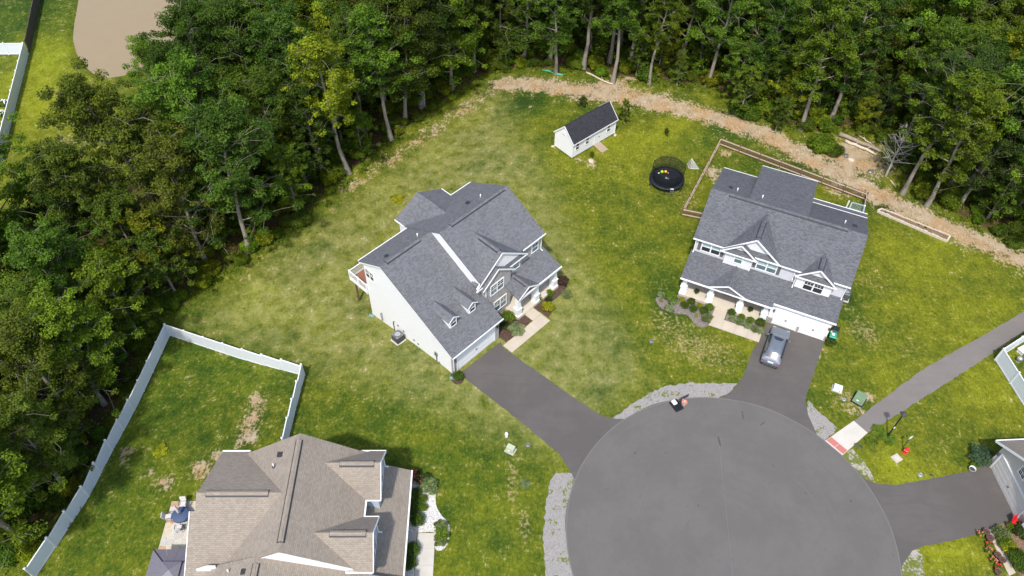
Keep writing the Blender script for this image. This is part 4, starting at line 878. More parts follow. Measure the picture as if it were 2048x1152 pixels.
# picket fence round the grey house yard
e = empty('picket_fence', (*L2(-3.05, 11.3), 0)); tag(e, 'brown wooden picket fence round the back yard of the grey house', 'fence')
pk = MB().box(-.05, .05, -.012, .012, .05, 1.12); pk.add([(-.05, -.012, 1.12), (.05, -.012, 1.12), (.05, .012, 1.12), (-.05, .012, 1.12), (0, 0, 1.2)], [(3,2,1,0),(0,1,4),(1,2,4),(2,3,4),(3,0,4)]); pk = pk.mesh('picket', 'wood_fence')
ps = MB().box(-.06, .06, -.06, .06, -.3, 1.28).mesh('post', 'wood_fence')
runs = [(-3.05, 11.3, -2.45, 25.0), (-2.45, 25.0, 15.1, 22.6), (15.1, 22.6, 15.15, 19.4), (-3.05, 11.3, -.06, 11.75)]
for (a0, b0, a1, b1) in runs:
    p0, p1 = L2(a0, b0), L2(a1, b1); L = (p1-p0).length; an = math.atan2(p1.y-p0.y, p1.x-p0.x); n = max(1, round(L/2.45)); ox = Vector((p0.x-e.location.x, p0.y-e.location.y)); d_ = (p1-p0)/L; nn = Vector((-d_.y, d_.x))
    inner = 1 if (a0, b0) == (-3.05, 11.3) and a1 < -1 else -1
    if (a0, b0) == (-3.05, 11.3) and a1 > -1: inner = 1
    for k in range(n+1): q = ox+d_*(L*k/n); put('post', ps, e, (q.x, q.y, 0), (0, 0, an))
    for k in range(n):
        for zz in (.28, .98): 
            q0, q1 = ox+d_*(L*k/n+.06)-nn*.05, ox+d_*(L*(k+1)/n-.06)-nn*.05
            MB().beam((q0.x, q0.y, zz), (q1.x, q1.y, zz), .075, .1).build('rail', 'wood_rail', e)
    m_ = int(L/.165)
    for k in range(m_): q = ox+d_*((k+.5)*L/m_)+nn*.0; put('picket', pk, e, (q.x, q.y, 0), (0, 0, an))

# ------------------------------------------------------------------ shed
p = G(1143.6, 318.0); AS = math.radians(42.1); sh = empty('garden_shed', (p.x, p.y, 0), AS); tag(sh, 'white garden shed with dark roof on the lawn near the wood', 'shed')
SL_, SW_ = 7.25, 3.0
MB().extr([(0, 0, .16), (0, 0, 2.3), (0, SW_/2, 3.82), (0, SW_, 2.3), (0, SW_, .16)], (SL_, 0, 0)).build('wall', 'siding_shed', sh)
MB().box(.1, SL_-.1, .1, SW_-.1, .02, .16).build('floor_frame', 'wood_dark', sh)
rr = MB(); slab(rr, [(-.08, -.16, 2.24), (SL_+.08, -.16, 2.24), (SL_+.08, SW_/2, 3.98), (-.08, SW_/2, 3.98)], .1); slab(rr, [(-.08, SW_/2, 3.98), (SL_+.08, SW_/2, 3.98), (SL_+.08, SW_+.16, 2.24), (-.08, SW_+.16, 2.24)], .1); rs = rr.build('roof', 'shingle_dark', sh)
for u in (-.1, SL_+.1): boards('rake_board', 'white_trim', rs, (((u, -.17, 2.16), (u, SW_/2, 3.9)), ((u, SW_+.17, 2.16), (u, SW_/2, 3.9))), .05, .16)
boards('fascia', 'white_trim', rs, (((-.1, -.18, 2.15), (SL_+.1, -.18, 2.15)),), .05, .12)
for u, v in ((.04, -.01), (SL_-.04, -.01), (.04, SW_+.01)): MB().box(u-.06, u+.06, v-.02, v+.02, .16, 2.2).build('corner_board', 'white_trim', sh)
for u in (.75, 2.37, 5.98): window(sh, u, -.005, 1.05, .5, .9, grid=(1, 1), fr=.06, glassy=('glass_dark', 'glass_dark'))
d_ = MB().box(3.72, 4.48, -.03, .04, .2, 2.08).build('door', 'door_white', sh); MB().box(4.34, 4.40, -.09, -.03, 1.05, 1.2).build('handle', 'metal_dark', d_)
tm = MB(); tm.box(3.62, 3.72, -.04, .03, .18, 2.18); tm.box(4.48, 4.58, -.04, .03, .18, 2.18); tm.box(3.72, 4.48, -.04, .03, 2.08, 2.18); tm.build('door_frame', 'white_trim', sh)
MB().box(-.07, .0, 1.3, 1.7, 2.7, 3.1).build('gable_vent', 'white_trim', sh)
rp = empty('ramp', (*(Vector((p.x, p.y))+Vector((math.cos(AS)*3.5, math.sin(AS)*3.5))), 0), AS); tag(rp, 'weathered wooden ramp at the shed door', 'ramp')
for k in range(9): MB().extr([(0.02, -.06-k*.165, .26-k*.026), (1.08, -.06-k*.165, .26-k*.026), (1.08, -.21-k*.165, .236-k*.026), (.02, -.21-k*.165, .236-k*.026)], (0, 0, -.04)).build('plank', 'wood_ramp', rp)
for k, (u, v) in enumerate(((-.15, 3.1), (7.1, -.25), (7.35, .2))):
    q = Vector((p.x, p.y))+Vector((math.cos(AS)*u-math.sin(AS)*v, math.sin(AS)*u+math.cos(AS)*v))
    o = MB().lathe([(0, .2), (.13, .19), (.2, .1), (.19, 0)], 9).build('rock', 'rock_pale', None, True, (q.x, q.y, 0), (0, 0, k)); o.scale = (1.2, .9, .7)
    tag(o, ('pale rock at the back left corner of the shed', 'pale rock under the right front corner of the shed', 'smaller pale rock right beside the shed')[k], 'rock')

# ------------------------------------------------------------------ trampoline, balls, goal
c_ = Gz(1334, 356, .75); e = empty('trampoline', (c_.x, c_.y, 0)); tag(e, 'black round trampoline with net enclosure on the lawn beside the shed', 'trampoline')
TR = 1.98
MB().lathe([(0, .72), (TR-.32, .74)], 40).build('mat', 'tramp_mat', e, True)
MB().lathe([(TR-.36, .75), (TR-.2, .80), (TR, .78), (TR+.04, .72), (TR, .66)], 40).build('pad', 'tramp_pad', e, True)
lg = 0
for k in range(6):
    a = k*math.pi/3+.3; x, y = math.cos(a), math.sin(a); b = MB(); b.tube([(x*1.93, y*1.93, .74), (x*1.98, y*1.98, .02)], .035, 8); b.tube([(x*1.98-y*.35, y*1.98+x*.35, .03), (x*1.98+y*.35, y*1.98-x*.35, .03)], .035, 8); b.build('leg', 'metal_dark', e, True)
    b = MB(); b.tube([(x*2.06, y*2.06, .1), (x*2.1, y*2.1, 1.2), (x*2.08, y*2.08, 2.0), (x*1.85, y*1.85, 2.45)], .025, 8); b.build('pole', 'black_plastic', e, True)
nt = MB()
prof = [(TR-.33, .78), (TR-.28, 1.3), (TR-.22, 1.9), (TR-.14, 2.42)]
nt.lathe([(r_, z_) for r_, z_ in prof], 48); nt.build('net', 'net_black', e, True)
MB().tube([((TR-.14)*math.cos(k*math.pi/20), (TR-.14)*math.sin(k*math.pi/20), 2.42+.04*math.cos(k*math.pi/20*6)) for k in range(41)], .02, 6).build('top_ring', 'black_plastic', e, True)
ld_ = MB()
for s_ in (-.2, .2): ld_.tube([(.35+s_, -TR-.02, .78), (.35+s_, -TR-.38, 0)], .02, 6)
for k in range(3): t_ = .2+k*.28; ld_.beam((.15, -TR-.02-.36*t_, .78*(1-t_)), (.55, -TR-.02-.36*t_, .78*(1-t_)), .09, .02)
ld_.build('ladder', 'metal_grey', e)
MB().box(.18, .52, -TR-.02, -TR+.12, .79, .82).build('entry_flap', 'white_paint', e)
lm = MB(); lm.beam((-.18, -.05, .745), (.05, .1, .745), .16, .006); lm.beam((-.02, -.12, .745), (.2, -.1, .745), .1, .006); lm.build('mat_mark', 'plate_white', e)
for k, (u, v, r_, m_, lb) in enumerate(((-.88, .72, .10, 'ball_pale', 'small pale green ball on the trampoline, leftmost of four'), (-.50, .86, .19, 'ball_green', 'large lime green ball on the trampoline'), (-.08, .92, .17, 'ball_orange', 'large orange yellow ball on the trampoline'), (.20, .80, .08, 'ball_pink', 'small pink ball on the trampoline, rightmost of four'))):
    o = MB().lathe([(r_*math.sin(math.pi*j/10), r_-r_*math.cos(math.pi*j/10)) for j in range(11)], 16).build('ball', m_, None, True, (c_.x+u, c_.y+v, .735)); tag(o, lb, 'ball', 'balls lying on the trampoline')
q = G(1388, 336); e = empty('goal_net', (q.x, q.y, q.z), .25); tag(e, 'small white goal net standing between trampoline and picket fence', 'goal')
f_ = MB(); f_.tube([(-.55, 0, .02), (-.55, -.05, 1.3), (-.5, .1, 1.42)], .025, 8); f_.tube([(-.55, 0, .02), (.55, -.35, .02)], .025, 8); f_.tube([(-.52, .05, 1.4), (.55, -.35, .02)], .02, 8); f_.tube([(-.55, .9, .02), (.55, -.35, .02)], .02, 8); f_.tube([(-.55, 0, .02), (-.55, .9, .02), (-.5, .1, 1.42)], .02, 8); f_.build('frame', 'white_paint', e, True)
n_ = MB(); n_.flat([(-.55, 0, .02), (.55, -.35, .02), (-.52, .05, 1.4)]); n_.flat([(-.55, .9, .02), (.55, -.35, .02), (-.52, .05, 1.4)]); n_.flat([(-.55, 0, .02), (-.55, .9, .02), (-.52, .05, 1.4)]); n_.build('net', 'net_white', e)

# ------------------------------------------------------------------ car
q = L2(10.38, -2.72); car = empty('parked_car', (q.x, q.y, .016), A2+math.radians(-1.5)); tag(car, 'silver blue crossover car parked nose to the garage on the driveway', 'car')
ST = [(-2.33, .74, .62, .55, .66), (-2.30, .86, .80, .66, .86), (-2.20, .90, .98, .70, 1.04), (-2.02, .925, 1.06, .70, 1.22), (-1.52, .93, 1.07, .655, 1.60), (-.6, .935, 1.04, .64, 1.68), (.30, .935, 1.01, .63, 1.64), (.62, .935, 1.0, .64, 1.50), (1.22, .925, .98, .70, 1.05), (1.75, .905, .92, .68, .98), (2.1, .86, .82, .62, .87), (2.27, .76, .68, .5, .72), (2.33, .60, .52, .4, .55)]
def sec(y, w, zb, wr, zr):
    h_ = zr-zb
    return [(w*.90, y, .24), (w*.985, y, .42), (w, y, .66 if zb > .75 else zb*.8), (w*.975, y, zb), (wr+(w*.975-wr)*.80, y, zb+h_*.12), (wr, y, zr-min(.05, h_*.3)), (wr*.6, y, zr), (0, y, zr+.012)]
b = MB(); n_ = 15
for s_ in ST:
    r_ = sec(*s_); ring_ = [(-x, y, z) for x, y, z in r_]+[(x, y, z) for x, y, z in r_[-2::-1]]; b.v += ring_
for i in range(len(ST)-1):
    for k in range(n_-1): b.f.append((i*n_+k, i*n_+k+1, (i+1)*n_+k+1, (i+1)*n_+k))
    b.f.append((i*n_+n_-1, i*n_, (i+1)*n_, (i+1)*n_+n_-1))
b.f.append(tuple(range(n_))); b.f.append(tuple((len(ST)-1)*n_+k for k in range(n_-1, -1, -1)))
b.build('body', 'car_paint', car, True, sub=2)
def interp(y, col_):
    for i in range(len(ST)-1):
        if ST[i][0] <= y <= ST[i+1][0]:
            t_ = (y-ST[i][0])/(ST[i+1][0]-ST[i][0]); return ST[i][col_]*(1-t_)+ST[i+1][col_]*t_
def patch(name, y0, y1, mat, w0=.93, off=.012, ny_=5, lift=0.0):
    g_ = MB(); nx_ = 7
    for j in range(ny_):
        y = y0+(y1-y0)*j/(ny_-1); wr, zr = interp(y, 3)*w0, interp(y, 4)
        for i in range(nx_): s_ = -1+2*i/(nx_-1); g_.v.append((wr*s_, y, zr+off-.045*s_*s_+lift))
    for j in range(ny_-1):
        for i in range(nx_-1): g_.f.append((j*nx_+i, j*nx_+i+1, (j+1)*nx_+i+1, (j+1)*nx_+i))
    g_.build(name, mat, car, True)
patch('windscreen', .55, 1.16, 'glass_windscreen', .98); patch('wiper_cowl', 1.17, 1.27, 'black_plastic', .98, .01, 2); patch('rear_window', -2.02, -1.58, 'glass_car', .94, .02); patch('sunroof', -.08, .32, 'glass_car', .70, .012, 3)
for s_ in (-1, 1):
    g_ = MB(); ys = [-1.75, -1.2, -.5, .2, .55, .85]
    for y in ys:
        w, zb, wr, zr = (interp(y, k) for k in (1, 2, 3, 4)); h_ = zr-zb
        for f_ in (.16, .84): g_.v.append((s_*(wr+(w*.975-wr)*(1-f_)*.93+.016), y, zb+h_*f_))
    for i in range(len(ys)-1): g_.f.append((2*i, 2*i+1, 2*i+3, 2*i+2))
    g_.build('side_window', 'glass_car', car, True)
    m_ = MB(); m_.box(s_*.93-.02*s_, s_*1.12, .68, .80, 1.0, 1.15); m_.build('mirror', 'car_paint', car, bevel=.03)
    MB().beam((s_*.63, -1.5, 1.62), (s_*.62, .2, 1.67), .03, .04).build('roof_rail', 'rim', car)
    t_ = MB(); t_.box(s_*.55, s_*.88, -2.31, -2.17, .80, .90); t_.build('tail_light', 'lamp_red', car, bevel=.02)
    t_ = MB(); t_.box(s_*.5, s_*.8, 2.16, 2.3, .62, .72); t_.build('headlight', 'glass_blind', car, bevel=.02)
    for y in (-1.42, 1.40):
        w_ = MB(); w_.tube([(s_*.74, y, .34), (s_*.76, y, .34), (s_*.93, y, .34), (s_*.95, y, .34)], [.31, .345, .345, .31], 24); wo = w_.build('wheel', 'tyre', car, True)
        r_ = MB(); r_.tube([(s_*.945, y, .34), (s_*.957, y, .34)], [.22, .20], 20); r_.build('rim', 'rim', wo, True)
MB().box(-.26, .26, -2.36, -2.29, .86, .98).build('number_plate', 'plate_white', car); bp = MB(); bp.box(-.78, .78, -2.39, -2.2, .38, .60); bp.build('rear_bumper', 'black_plastic', car, bevel=.05)
bp = MB(); bp.box(-.70, .70, -2.405, -2.36, .50, .55); bp.build('bumper_trim', 'rim', car)
MB().box(-.03, .03, -1.25, -1.05, 1.68, 1.74).build('antenna_fin', 'car_paint', car)

# ------------------------------------------------------------------ street furniture and utility boxes
p = G(1774.5, 873); e = empty('street_lamp', (p.x, p.y, 0)); tag(e, 'black street lamp post with square head beside the footpath', 'lamp')
MB().lathe([(.13, 0), (.13, .35), (.075, .42), (.06, 3.75)], 14).build('post', 'black_plastic', e, True)
hd = MB(); hd.box(-.24, .24, -.24, .24, 3.72, 3.80); hd.add([(-.24, -.24, 3.80), (.24, -.24, 3.80), (.24, .24, 3.80), (-.24, .24, 3.80), (-.07, -.07, 3.98), (.07, -.07, 3.98), (.07, .07, 3.98), (-.07, .07, 3.98)], [(3,2,1,0),(4,5,6,7),(0,1,5,4),(1,2,6,5),(2,3,7,6),(3,0,4,7)]); o = hd.build('lamp_head', 'metal_dark', e)
MB().cyl(0, 0, 3.6, 3.72, .11, .16, 12).build('lens', 'glass_blind', o); MB().box(-.05, .05, -.09, -.05, 1.5, 1.75).build('access_plate', 'plate_white', e)
p = G(1805.5, 895); e = empty('sign_post', (p.x, p.y, 0), .4); tag(e, 'small blank white sign on a thin dark post by the hydrant', 'sign')
MB().box(-.03, .03, -.03, .03, 0, 1.75).build('post', 'metal_dark', e); MB().box(-.19, .19, -.045, -.03, 1.55, 1.98).build('sign_plate', 'plate_white', e)
p = G(1809, 905); e = empty('fire_hydrant', (p.x, p.y, 0)); tag(e, 'red fire hydrant on the lawn by the footpath', 'hydrant')
MB().lathe([(.0, 0), (.2, 0), (.2, .05), (.15, .06), (.15, .5), (.19, .51), (.19, .56), (.15, .57), (.13, .68), (.06, .74), (0, .75)], 18).build('barrel', 'hydrant_red', e, True)
b = MB(); b.tube([(-.25, 0, .42), (.25, 0, .42)], .065, 10); b.tube([(0, -.24, .38), (0, 0, .38)], .08, 10); b.build('nozzle', 'hydrant_red', e); MB().lathe([(.165, .48), (.195, .485), (.195, .51), (.16, .515)], 16).build('collar', 'plate_white', e, True)
def util_box(px, rz, w, d, h, mat, name, label, slope=.0, base=None):
    p = G(*px); e = empty(name, (p.x, p.y, p.z), rz); tag(e, label, 'utility box')
    b = MB(); b.add([(-w/2, -d/2, .06), (w/2, -d/2, .06), (w/2, d/2, .06), (-w/2, d/2, .06), (-w/2, -d/2+slope, h), (w/2, -d/2+slope, h), (w/2, d/2, h+.02), (-w/2, d/2, h+.02)], [(3,2,1,0),(4,5,6,7),(0,1,5,4),(1,2,6,5),(2,3,7,6),(3,0,4,7)]); b.build('case', mat, e, bevel=.025)
    MB().box(-w/2-.1, w/2+.1, -d/2-.1, d/2+.1, -.1, .07).build('base', base or 'foundation', e)
    MB().extr([(-.16, -d/2+slope*.45-.012, h*.45), (.02, -d/2+slope*.45-.012, h*.45), (.02, -d/2+slope*.6-.012, h*.6), (-.16, -d/2+slope*.6-.012, h*.6)], (0, -.01, 0)).build('label_plate', 'plate_white', e)
    MB().box(w*.25, w*.32, -d/2+slope*.3-.05, -d/2+slope*.3+.02, h*.35, h*.5).build('lock', 'metal_grey', e); return e
util_box((1717, 801), A2-.25, .95, .95, .72, 'green_metal', 'transformer_box', 'green transformer box on a dark base beside the footpath', .25, 'black_plastic')
util_box((1674, 779), A2, .75, .55, .45, 'box_white', 'cable_box', 'low white cable box on the lawn above the green transformer', .05)
util_box((1021, 901), A1-1.3, .7, .55, .6, 'green_pale', 'utility_box', 'pale green utility box beside the white house driveway', .12)
p = G(1013, 873); e = empty('marker_post', (p.x, p.y, 0)); tag(e, 'short white marker post near the pale green utility box', 'post'); MB().lathe([(.14, 0), (.14, .55), (.10, .62), (0, .65)], 14).build('tube', 'white_paint', e, True); MB().lathe([(.15, .4), (.16, .4), (.16, .46), (.15, .46)], 14).build('band', 'pot_white', e)
for (px, lb, m_, r_) in (((1303, 682), 'round grey lid in the lawn left of the grey house walk', 'metal_grey', .24), ((1688, 799), 'round pale lid in the lawn left of the green transformer', 'fan_silver', .2), ((1056, 890), 'round grey lid near the end of the white house driveway', 'metal_grey', .2), ((1841, 950), 'round grey lid at the edge of the beige house driveway', 'fan_silver', .2), ((1862, 950), 'small dark lid in the grass by the beige house driveway', 'metal_dark', .12)):
    p = G(*px); e = empty('cover_lid', p); tag(e, lb, 'lid', 'round lids in the lawns'); MB().lathe([(0, .035), (r_*.75, .035), (r_*.8, .025), (r_*.86, .025), (r_*.9, .04), (r_, .03), (r_, -.05)], 20).build('ring', m_, e, True); MB().box(-.03, .03, -.03, .03, .02, .05).build('bolt', 'metal_dark', e)
p = G(1793, 917); e = empty('valve_cover', p, .5); tag(e, 'square pale concrete valve cover in the lawn near the hydrant', 'lid'); MB().box(-.38, .38, -.36, .36, -.05, .10).build('frame', 'concrete', e, bevel=.02); MB().box(-.2, .2, -.18, .18, .1, .115).build('lid', 'concrete_pale', e)
# basketball hoop
p = G(1352, 812); e = empty('basketball_hoop', (p.x, p.y, .03), .5); tag(e, 'portable black basketball hoop with orange rim at the road edge', 'basketball hoop')
b = MB(); b.box(-.42, .42, -.6, .55, 0, .18); b.build('base', 'black_plastic', e, bevel=.05); b = MB(); b.box(-.26, .16, .02, .52, .18, .32); b.build('sandbag', 'white_paint', e, bevel=.06)
iv = Matrix.Rotation(-.5, 4, 'Z')
def hl(px, py, z): return iv @ (Gz(px, py, z+.03)-e.location)
ctr = hl(1369.3, 804, .95); top = hl(1362, 797.5, 1.15)
b = MB(); b.tube([(.3, .15, .15), hl(1359, 803, .6), top], .04, 8); b.tube([(.36, -.2, .15), hl(1361, 806, .45), hl(1362, 800, .9)], .03, 8); b.build('pole', 'black_plastic', e)
b = MB(); b.beam(hl(1360, 798.5, 1.15), hl(1377, 790.5, 1.15), .05, .42); b.build('backboard', 'metal_dark', e)
b = MB().tube([ctr+Vector((.24*math.cos(k*math.pi/12), .24*math.sin(k*math.pi/12), 0)) for k in range(25)], .035, 8); b.beam(ctr+(hl(1365, 797, 1.0)-ctr)*.45, hl(1365, 797, 1.0), .16, .05); b.build('rim', 'hoop_orange', e, True)
MB().lathe([(.23, -.02), (.18, -.2), (.15, -.42)], 20, ctr).build('net', 'net_white', e, True)
# bins by the grey garage
for k, (u, v, m_, lid, lb) in enumerate(((15.2, 1.5, 'bin_black', 'bin_black', 'black wheeled bin beside the right garage wall of the grey house'), (15.1, .65, 'bin_black', 'bin_green', 'wheeled bin with green lid in front of the black bin'))):
    q = L2(u, v); e = empty('wheeled_bin', (q.x, q.y, 0), A2+.15*k-.1); tag(e, lb, 'bin', 'bins beside the grey house garage')
    b = MB(); b.add([(-.26, -.3, .06), (.26, -.3, .06), (.26, .3, .06), (-.26, .3, .06), (-.32, -.36, 1.0), (.32, -.36, 1.0), (.32, .4, 1.0), (-.32, .4, 1.0)], [(3,2,1,0),(4,5,6,7),(0,1,5,4),(1,2,6,5),(2,3,7,6),(3,0,4,7)]); b.build('body', m_, e, bevel=.03)
    b = MB(); b.add([(-.34, -.38, 1.0), (.34, -.38, 1.0), (.34, .42, 1.0), (-.34, .42, 1.0), (-.28, -.3, 1.09), (.28, -.3, 1.09), (.28, .36, 1.09), (-.28, .36, 1.09)], [(3,2,1,0),(4,5,6,7),(0,1,5,4),(1,2,6,5),(2,3,7,6),(3,0,4,7)]); b.build('lid', lid, e, bevel=.02)
    for s_ in (-1, 1): MB().tube([(s_*.24, .38, .12), (s_*.31, .38, .12)], .12, 14).build('wheel', 'tyre', e, True)
    if k: MB().box(-.14, .12, -.1, .18, 1.085, 1.105).build('lid_label', 'plate_white', e); MB().box(-.3, -.16, .2, .4, 1.05, 1.12).build('handle', 'yellow_plastic', e)
# downspout trays at the white house
for k, (px, lb) in enumerate((((904, 757), 'teal splash tray at the front garage corner of the white house'), ((742, 632), 'teal splash tray at the back left corner of the white house'))):
    p = G(*px); e = empty('splash_tray', p, A1+.6); tag(e, lb, 'tray', 'teal splash trays at the white house'); b = MB(); b.box(-.11, .11, -.3, .2, .02, .05); b.box(-.13, -.09, -.3, .2, .02, .1); b.box(.09, .13, -.3, .2, .02, .1); b.build('tray', 'teal_plastic', e)
# raised stone bed
P_ = [G(1754, 424), G(1763, 420), G(1899, 474), G(1893, 484)]; e = empty('raised_bed', P_[0]); tag(e, 'long narrow raised stone bed on the lawn behind the grey house', 'planter')
o0 = P_[0]; MB().extr([(q-o0)+Vector((0, 0, .2)) for q in P_], (0, 0, -.3)).build('soil', 'soil_bed', e)
rs_ = random.Random(4); bm_ = [MB().box(-.5, .5, -.09, .09, 0, .30).mesh('stone', 'stone_border'), MB().box(-.5, .5, -.1, .1, 0, .27).mesh('stone', 'rock_pale')]
for a, b in ((0, 1), (1, 2), (2, 3), (3, 0)):
    A_, B_ = P_[a], P_[b]; L = (B_-A_).length; n = max(1, int(L/.42)); an = math.atan2(B_.y-A_.y, B_.x-A_.x)
    for k in range(n): q = A_.lerp(B_, (k+.5)/n)-o0; put('stone', rs_.choice(bm_), e, (q.x, q.y, -.02), (0, 0, an+rs_.uniform(-.06, .06)), (L/n*.96, 1, rs_.uniform(.85, 1.1)))
# patio of the brown house with its furniture
def PT(u, v, z=0): q = L3(u, v); return Vector((q.x, q.y, float(terrain(q.x, q.y))+z))
pc = PT(3.2, -18.6); e = empty('patio', pc, A3); tag(e, 'crazy paved stone patio behind the brown house', 'patio', kind='structure')
pu0, pu1, pv0, pv1 = -1.95, 3.2, -1.25, 1.6
MB().box(pu0, pu1, pv0, pv1, -.1, .03).build('mortar_bed', 'grout', e)
rs_ = random.Random(9); seeds = [(pu0+(i+rs_.uniform(.15, .85))*(pu1-pu0)/8, pv0+(j+rs_.uniform(.15, .85))*(pv1-pv0)/5) for i in range(8) for j in range(5)]
def clip(poly, a, b, c):
    out = []
    for i in range(len(poly)):
        p_, q_ = poly[i], poly[(i+1) % len(poly)]; fp, fq = a*p_[0]+b*p_[1]-c, a*q_[0]+b*q_[1]-c
        if fp <= 0: out.append(p_)
        if fp*fq < 0: t_ = fp/(fp-fq); out.append((p_[0]+(q_[0]-p_[0])*t_, p_[1]+(q_[1]-p_[1])*t_))
    return out
for i, s_ in enumerate(seeds):
    poly = [(pu0+.02, pv0+.02), (pu1-.02, pv0+.02), (pu1-.02, pv1-.02), (pu0+.02, pv1-.02)]
    for j, r_ in enumerate(seeds):
        if i != j and poly:
            a, b = r_[0]-s_[0], r_[1]-s_[1]; L = math.hypot(a, b); poly = clip(poly, a/L, b/L, (a*(r_[0]+s_[0])/2+b*(r_[1]+s_[1])/2)/L-.022)
    if len(poly) > 2: MB().extr([(x, y, .055+rs_.uniform(0, .008)) for x, y in poly], (0, 0, -.05)).build('flagstone', rs_.choice(('flag_a', 'flag_a', 'flag_b', 'flag_b', 'flag_c', 'flag_d', 'flag_e', 'flag_e')), e)
tp = Gz(360.6, 1029, pc.z+.75); e = empty('patio_table', (tp.x, tp.y, pc.z+.06)); tag(e, 'round patio table with navy blue cloth on the stone patio', 'table')
MB().lathe([(0, .72), (.66, .72), (.68, .70), (.69, .56), (.67, .56), (.66, .69)], 32).build('tablecloth', 'navy_cloth', e, True); MB().lathe([(.3, 0), (.3, .04), (.05, .06), (.05, .7)], 14).build('pedestal', 'metal_dark', e, True)
um = empty('patio_umbrella', (tp.x, tp.y, pc.z+.06)); tag(um, 'closed pale umbrella standing through the navy patio table', 'umbrella')
MB().cyl(0, 0, .1, 2.45, .025, n=8).build('pole', 'metal_grey', um, True); MB().lathe([(.05, 1.05), (.13, 1.2), (.12, 1.7), (.07, 2.2), (.02, 2.45)], 10).build('canopy', 'umbrella_cloth', um, True); MB().lathe([(.12, .0), (.12, .1), (.04, .12)], 12).build('foot', 'metal_dark', um)
for k in range(4):
    a = k*math.pi/2+.12; e = empty('patio_chair', (tp.x+1.02*math.cos(a), tp.y+1.02*math.sin(a), pc.z+.06), a+math.pi/2)
    tag(e, ('white cushioned patio chair on the house side of the navy table', 'white cushioned patio chair on the far side of the navy table', 'white cushioned patio chair on the lawn side of the navy table', 'white cushioned patio chair on the gazebo side of the navy table')[k], 'chair', 'chairs round the patio table')
    b = MB(); b.box(-.25, .25, -.24, .24, .40, .50); b.build('seat', 'cushion_white', e, bevel=.04); b = MB(); b.extr([(-.25, -.24, .5), (.25, -.24, .5), (.25, -.36, .98), (-.25, -.36, .98)], (0, -.07, 0)); b.build('backrest', 'cushion_white', e, bevel=.03)
    for x, y in ((-.24, -.22), (.24, -.22), (-.24, .22), (.24, .22)): MB().cyl(x, y, 0, .42, .02, n=6).build('leg', 'metal_dark', e)
    for s_ in (-1, 1): MB().beam((s_*.28, -.26, .66), (s_*.28, .22, .66), .05, .03).build('armrest', 'metal_dark', e)
# gazebo
gc = PT(8.2, -17.3); e = empty('gazebo', gc, A3); tag(e, 'grey metal roofed gazebo behind the brown house at the bottom edge', 'gazebo')
W_ = 1.95; ze, zt = 2.25, 3.05; R_ = .5
def hip(w0, z0, w1, z1, n, name, par):
    for s_ in range(4):
        for k in range(n):
            a0, a1 = -1+2*k/n, -1+2*(k+1)/n; g_ = .012
            P4 = [(a0*w0+g_, -w0, z0), (a1*w0-g_, -w0, z0), (a1*w1-g_*(w1/w0), -w1, z1), (a0*w1+g_*(w1/w0), -w1, z1)]
            c4, s4 = math.cos(s_*math.pi/2), math.sin(s_*math.pi/2); P4 = [(x*c4-y*s4, x*s4+y*c4, z) for x, y, z in P4]
            MB().extr(P4, (0, 0, -.03)).build(name, 'gazebo_metal', par)
hip(W_, ze, R_, 2.83, 4, 'roof_panel', e); hip(.72, 2.95, .02, 3.2, 1, 'top_roof_panel', e)
fr_ = MB()
for s_ in range(4):
    c4, s4 = math.cos(s_*math.pi/2+math.pi/4), math.sin(s_*math.pi/2+math.pi/4); r2 = math.sqrt(2); fr_.beam((c4*W_*r2, s4*W_*r2, ze+.01), (c4*R_*r2, s4*R_*r2, 2.85), .07, .05)
fr_.box(-R_, R_, -R_, R_, 2.7, 2.93); fr_.build('roof_frame', 'gazebo_dark', e)
for x in (-1, 1):
    for y in (-1, 1): MB().box(x*1.75-.06, x*1.75+.06, y*1.75-.06, y*1.75+.06, 0, 2.25).build('post', 'gazebo_dark', e)
# fallen logs, pipe and small things along the wood edge
def log(name, px0, px1, r, mat, label, cat='log', z=.0):
    a, b = G(*px0), G(*px1); e = empty(name, a); tag(e, label, cat); d = b-a; n = 6; rr_ = random.Random(int(px0[0]))
    MB().tube([d*(k/n)+Vector((rr_.uniform(-.12, .12), rr_.uniform(-.12, .12), r*.9+z+rr_.uniform(0, .05))) for k in range(n+1)], [r*(1-.35*k/n) for k in range(n+1)], 9).build('trunk', mat, e, True)
    for k in range(2): t_ = .35+.3*k; s_ = d*t_+Vector((0, 0, r)); MB().tube([s_, s_+Vector((rr_.uniform(-.6, .6), rr_.uniform(-.4, .4), .35))], [r*.35, r*.12], 6).build('branch_stub', mat, e, True)
log('fallen_log', (1172, 147), (1226, 171), .13, 'log_pale', 'pale fallen log at the wood edge above the shed')
log('fallen_log', (1678, 272), (1762, 306), .28, 'log_bark', 'thick grey fallen log beside the bare sandy patch')
log('fallen_log', (1688, 283), (1752, 312), .2, 'log_pale', 'second fallen log lying below the thick grey log')
log('fallen_log', (1716, 270), (1750, 296), .09, 'log_pale', 'thin pale branch lying above the thick fallen log', 'branch')
log('fallen_branch', (1778, 360), (1792, 376), .07, 'log_pale', 'short pale branch on the ground right of the bare grey tree', 'branch')
log('fallen_log', (388, 523), (420, 532), .16, 'log_bark', 'short fallen log in the wood beside the white house lawn')
a, b = G(1084, 142), G(1126, 152); e = empty('drain_pipe', a); tag(e, 'green plastic drain pipe lying at the wood edge', 'pipe'); d = b-a; MB().tube([Vector((0, 0, .12)), d*.3+Vector((0, .2, .12)), d*.65+Vector((0, -.1, .14)), d+Vector((0, .1, .1))], .14, 10).build('tube', 'pipe_green', e, True)
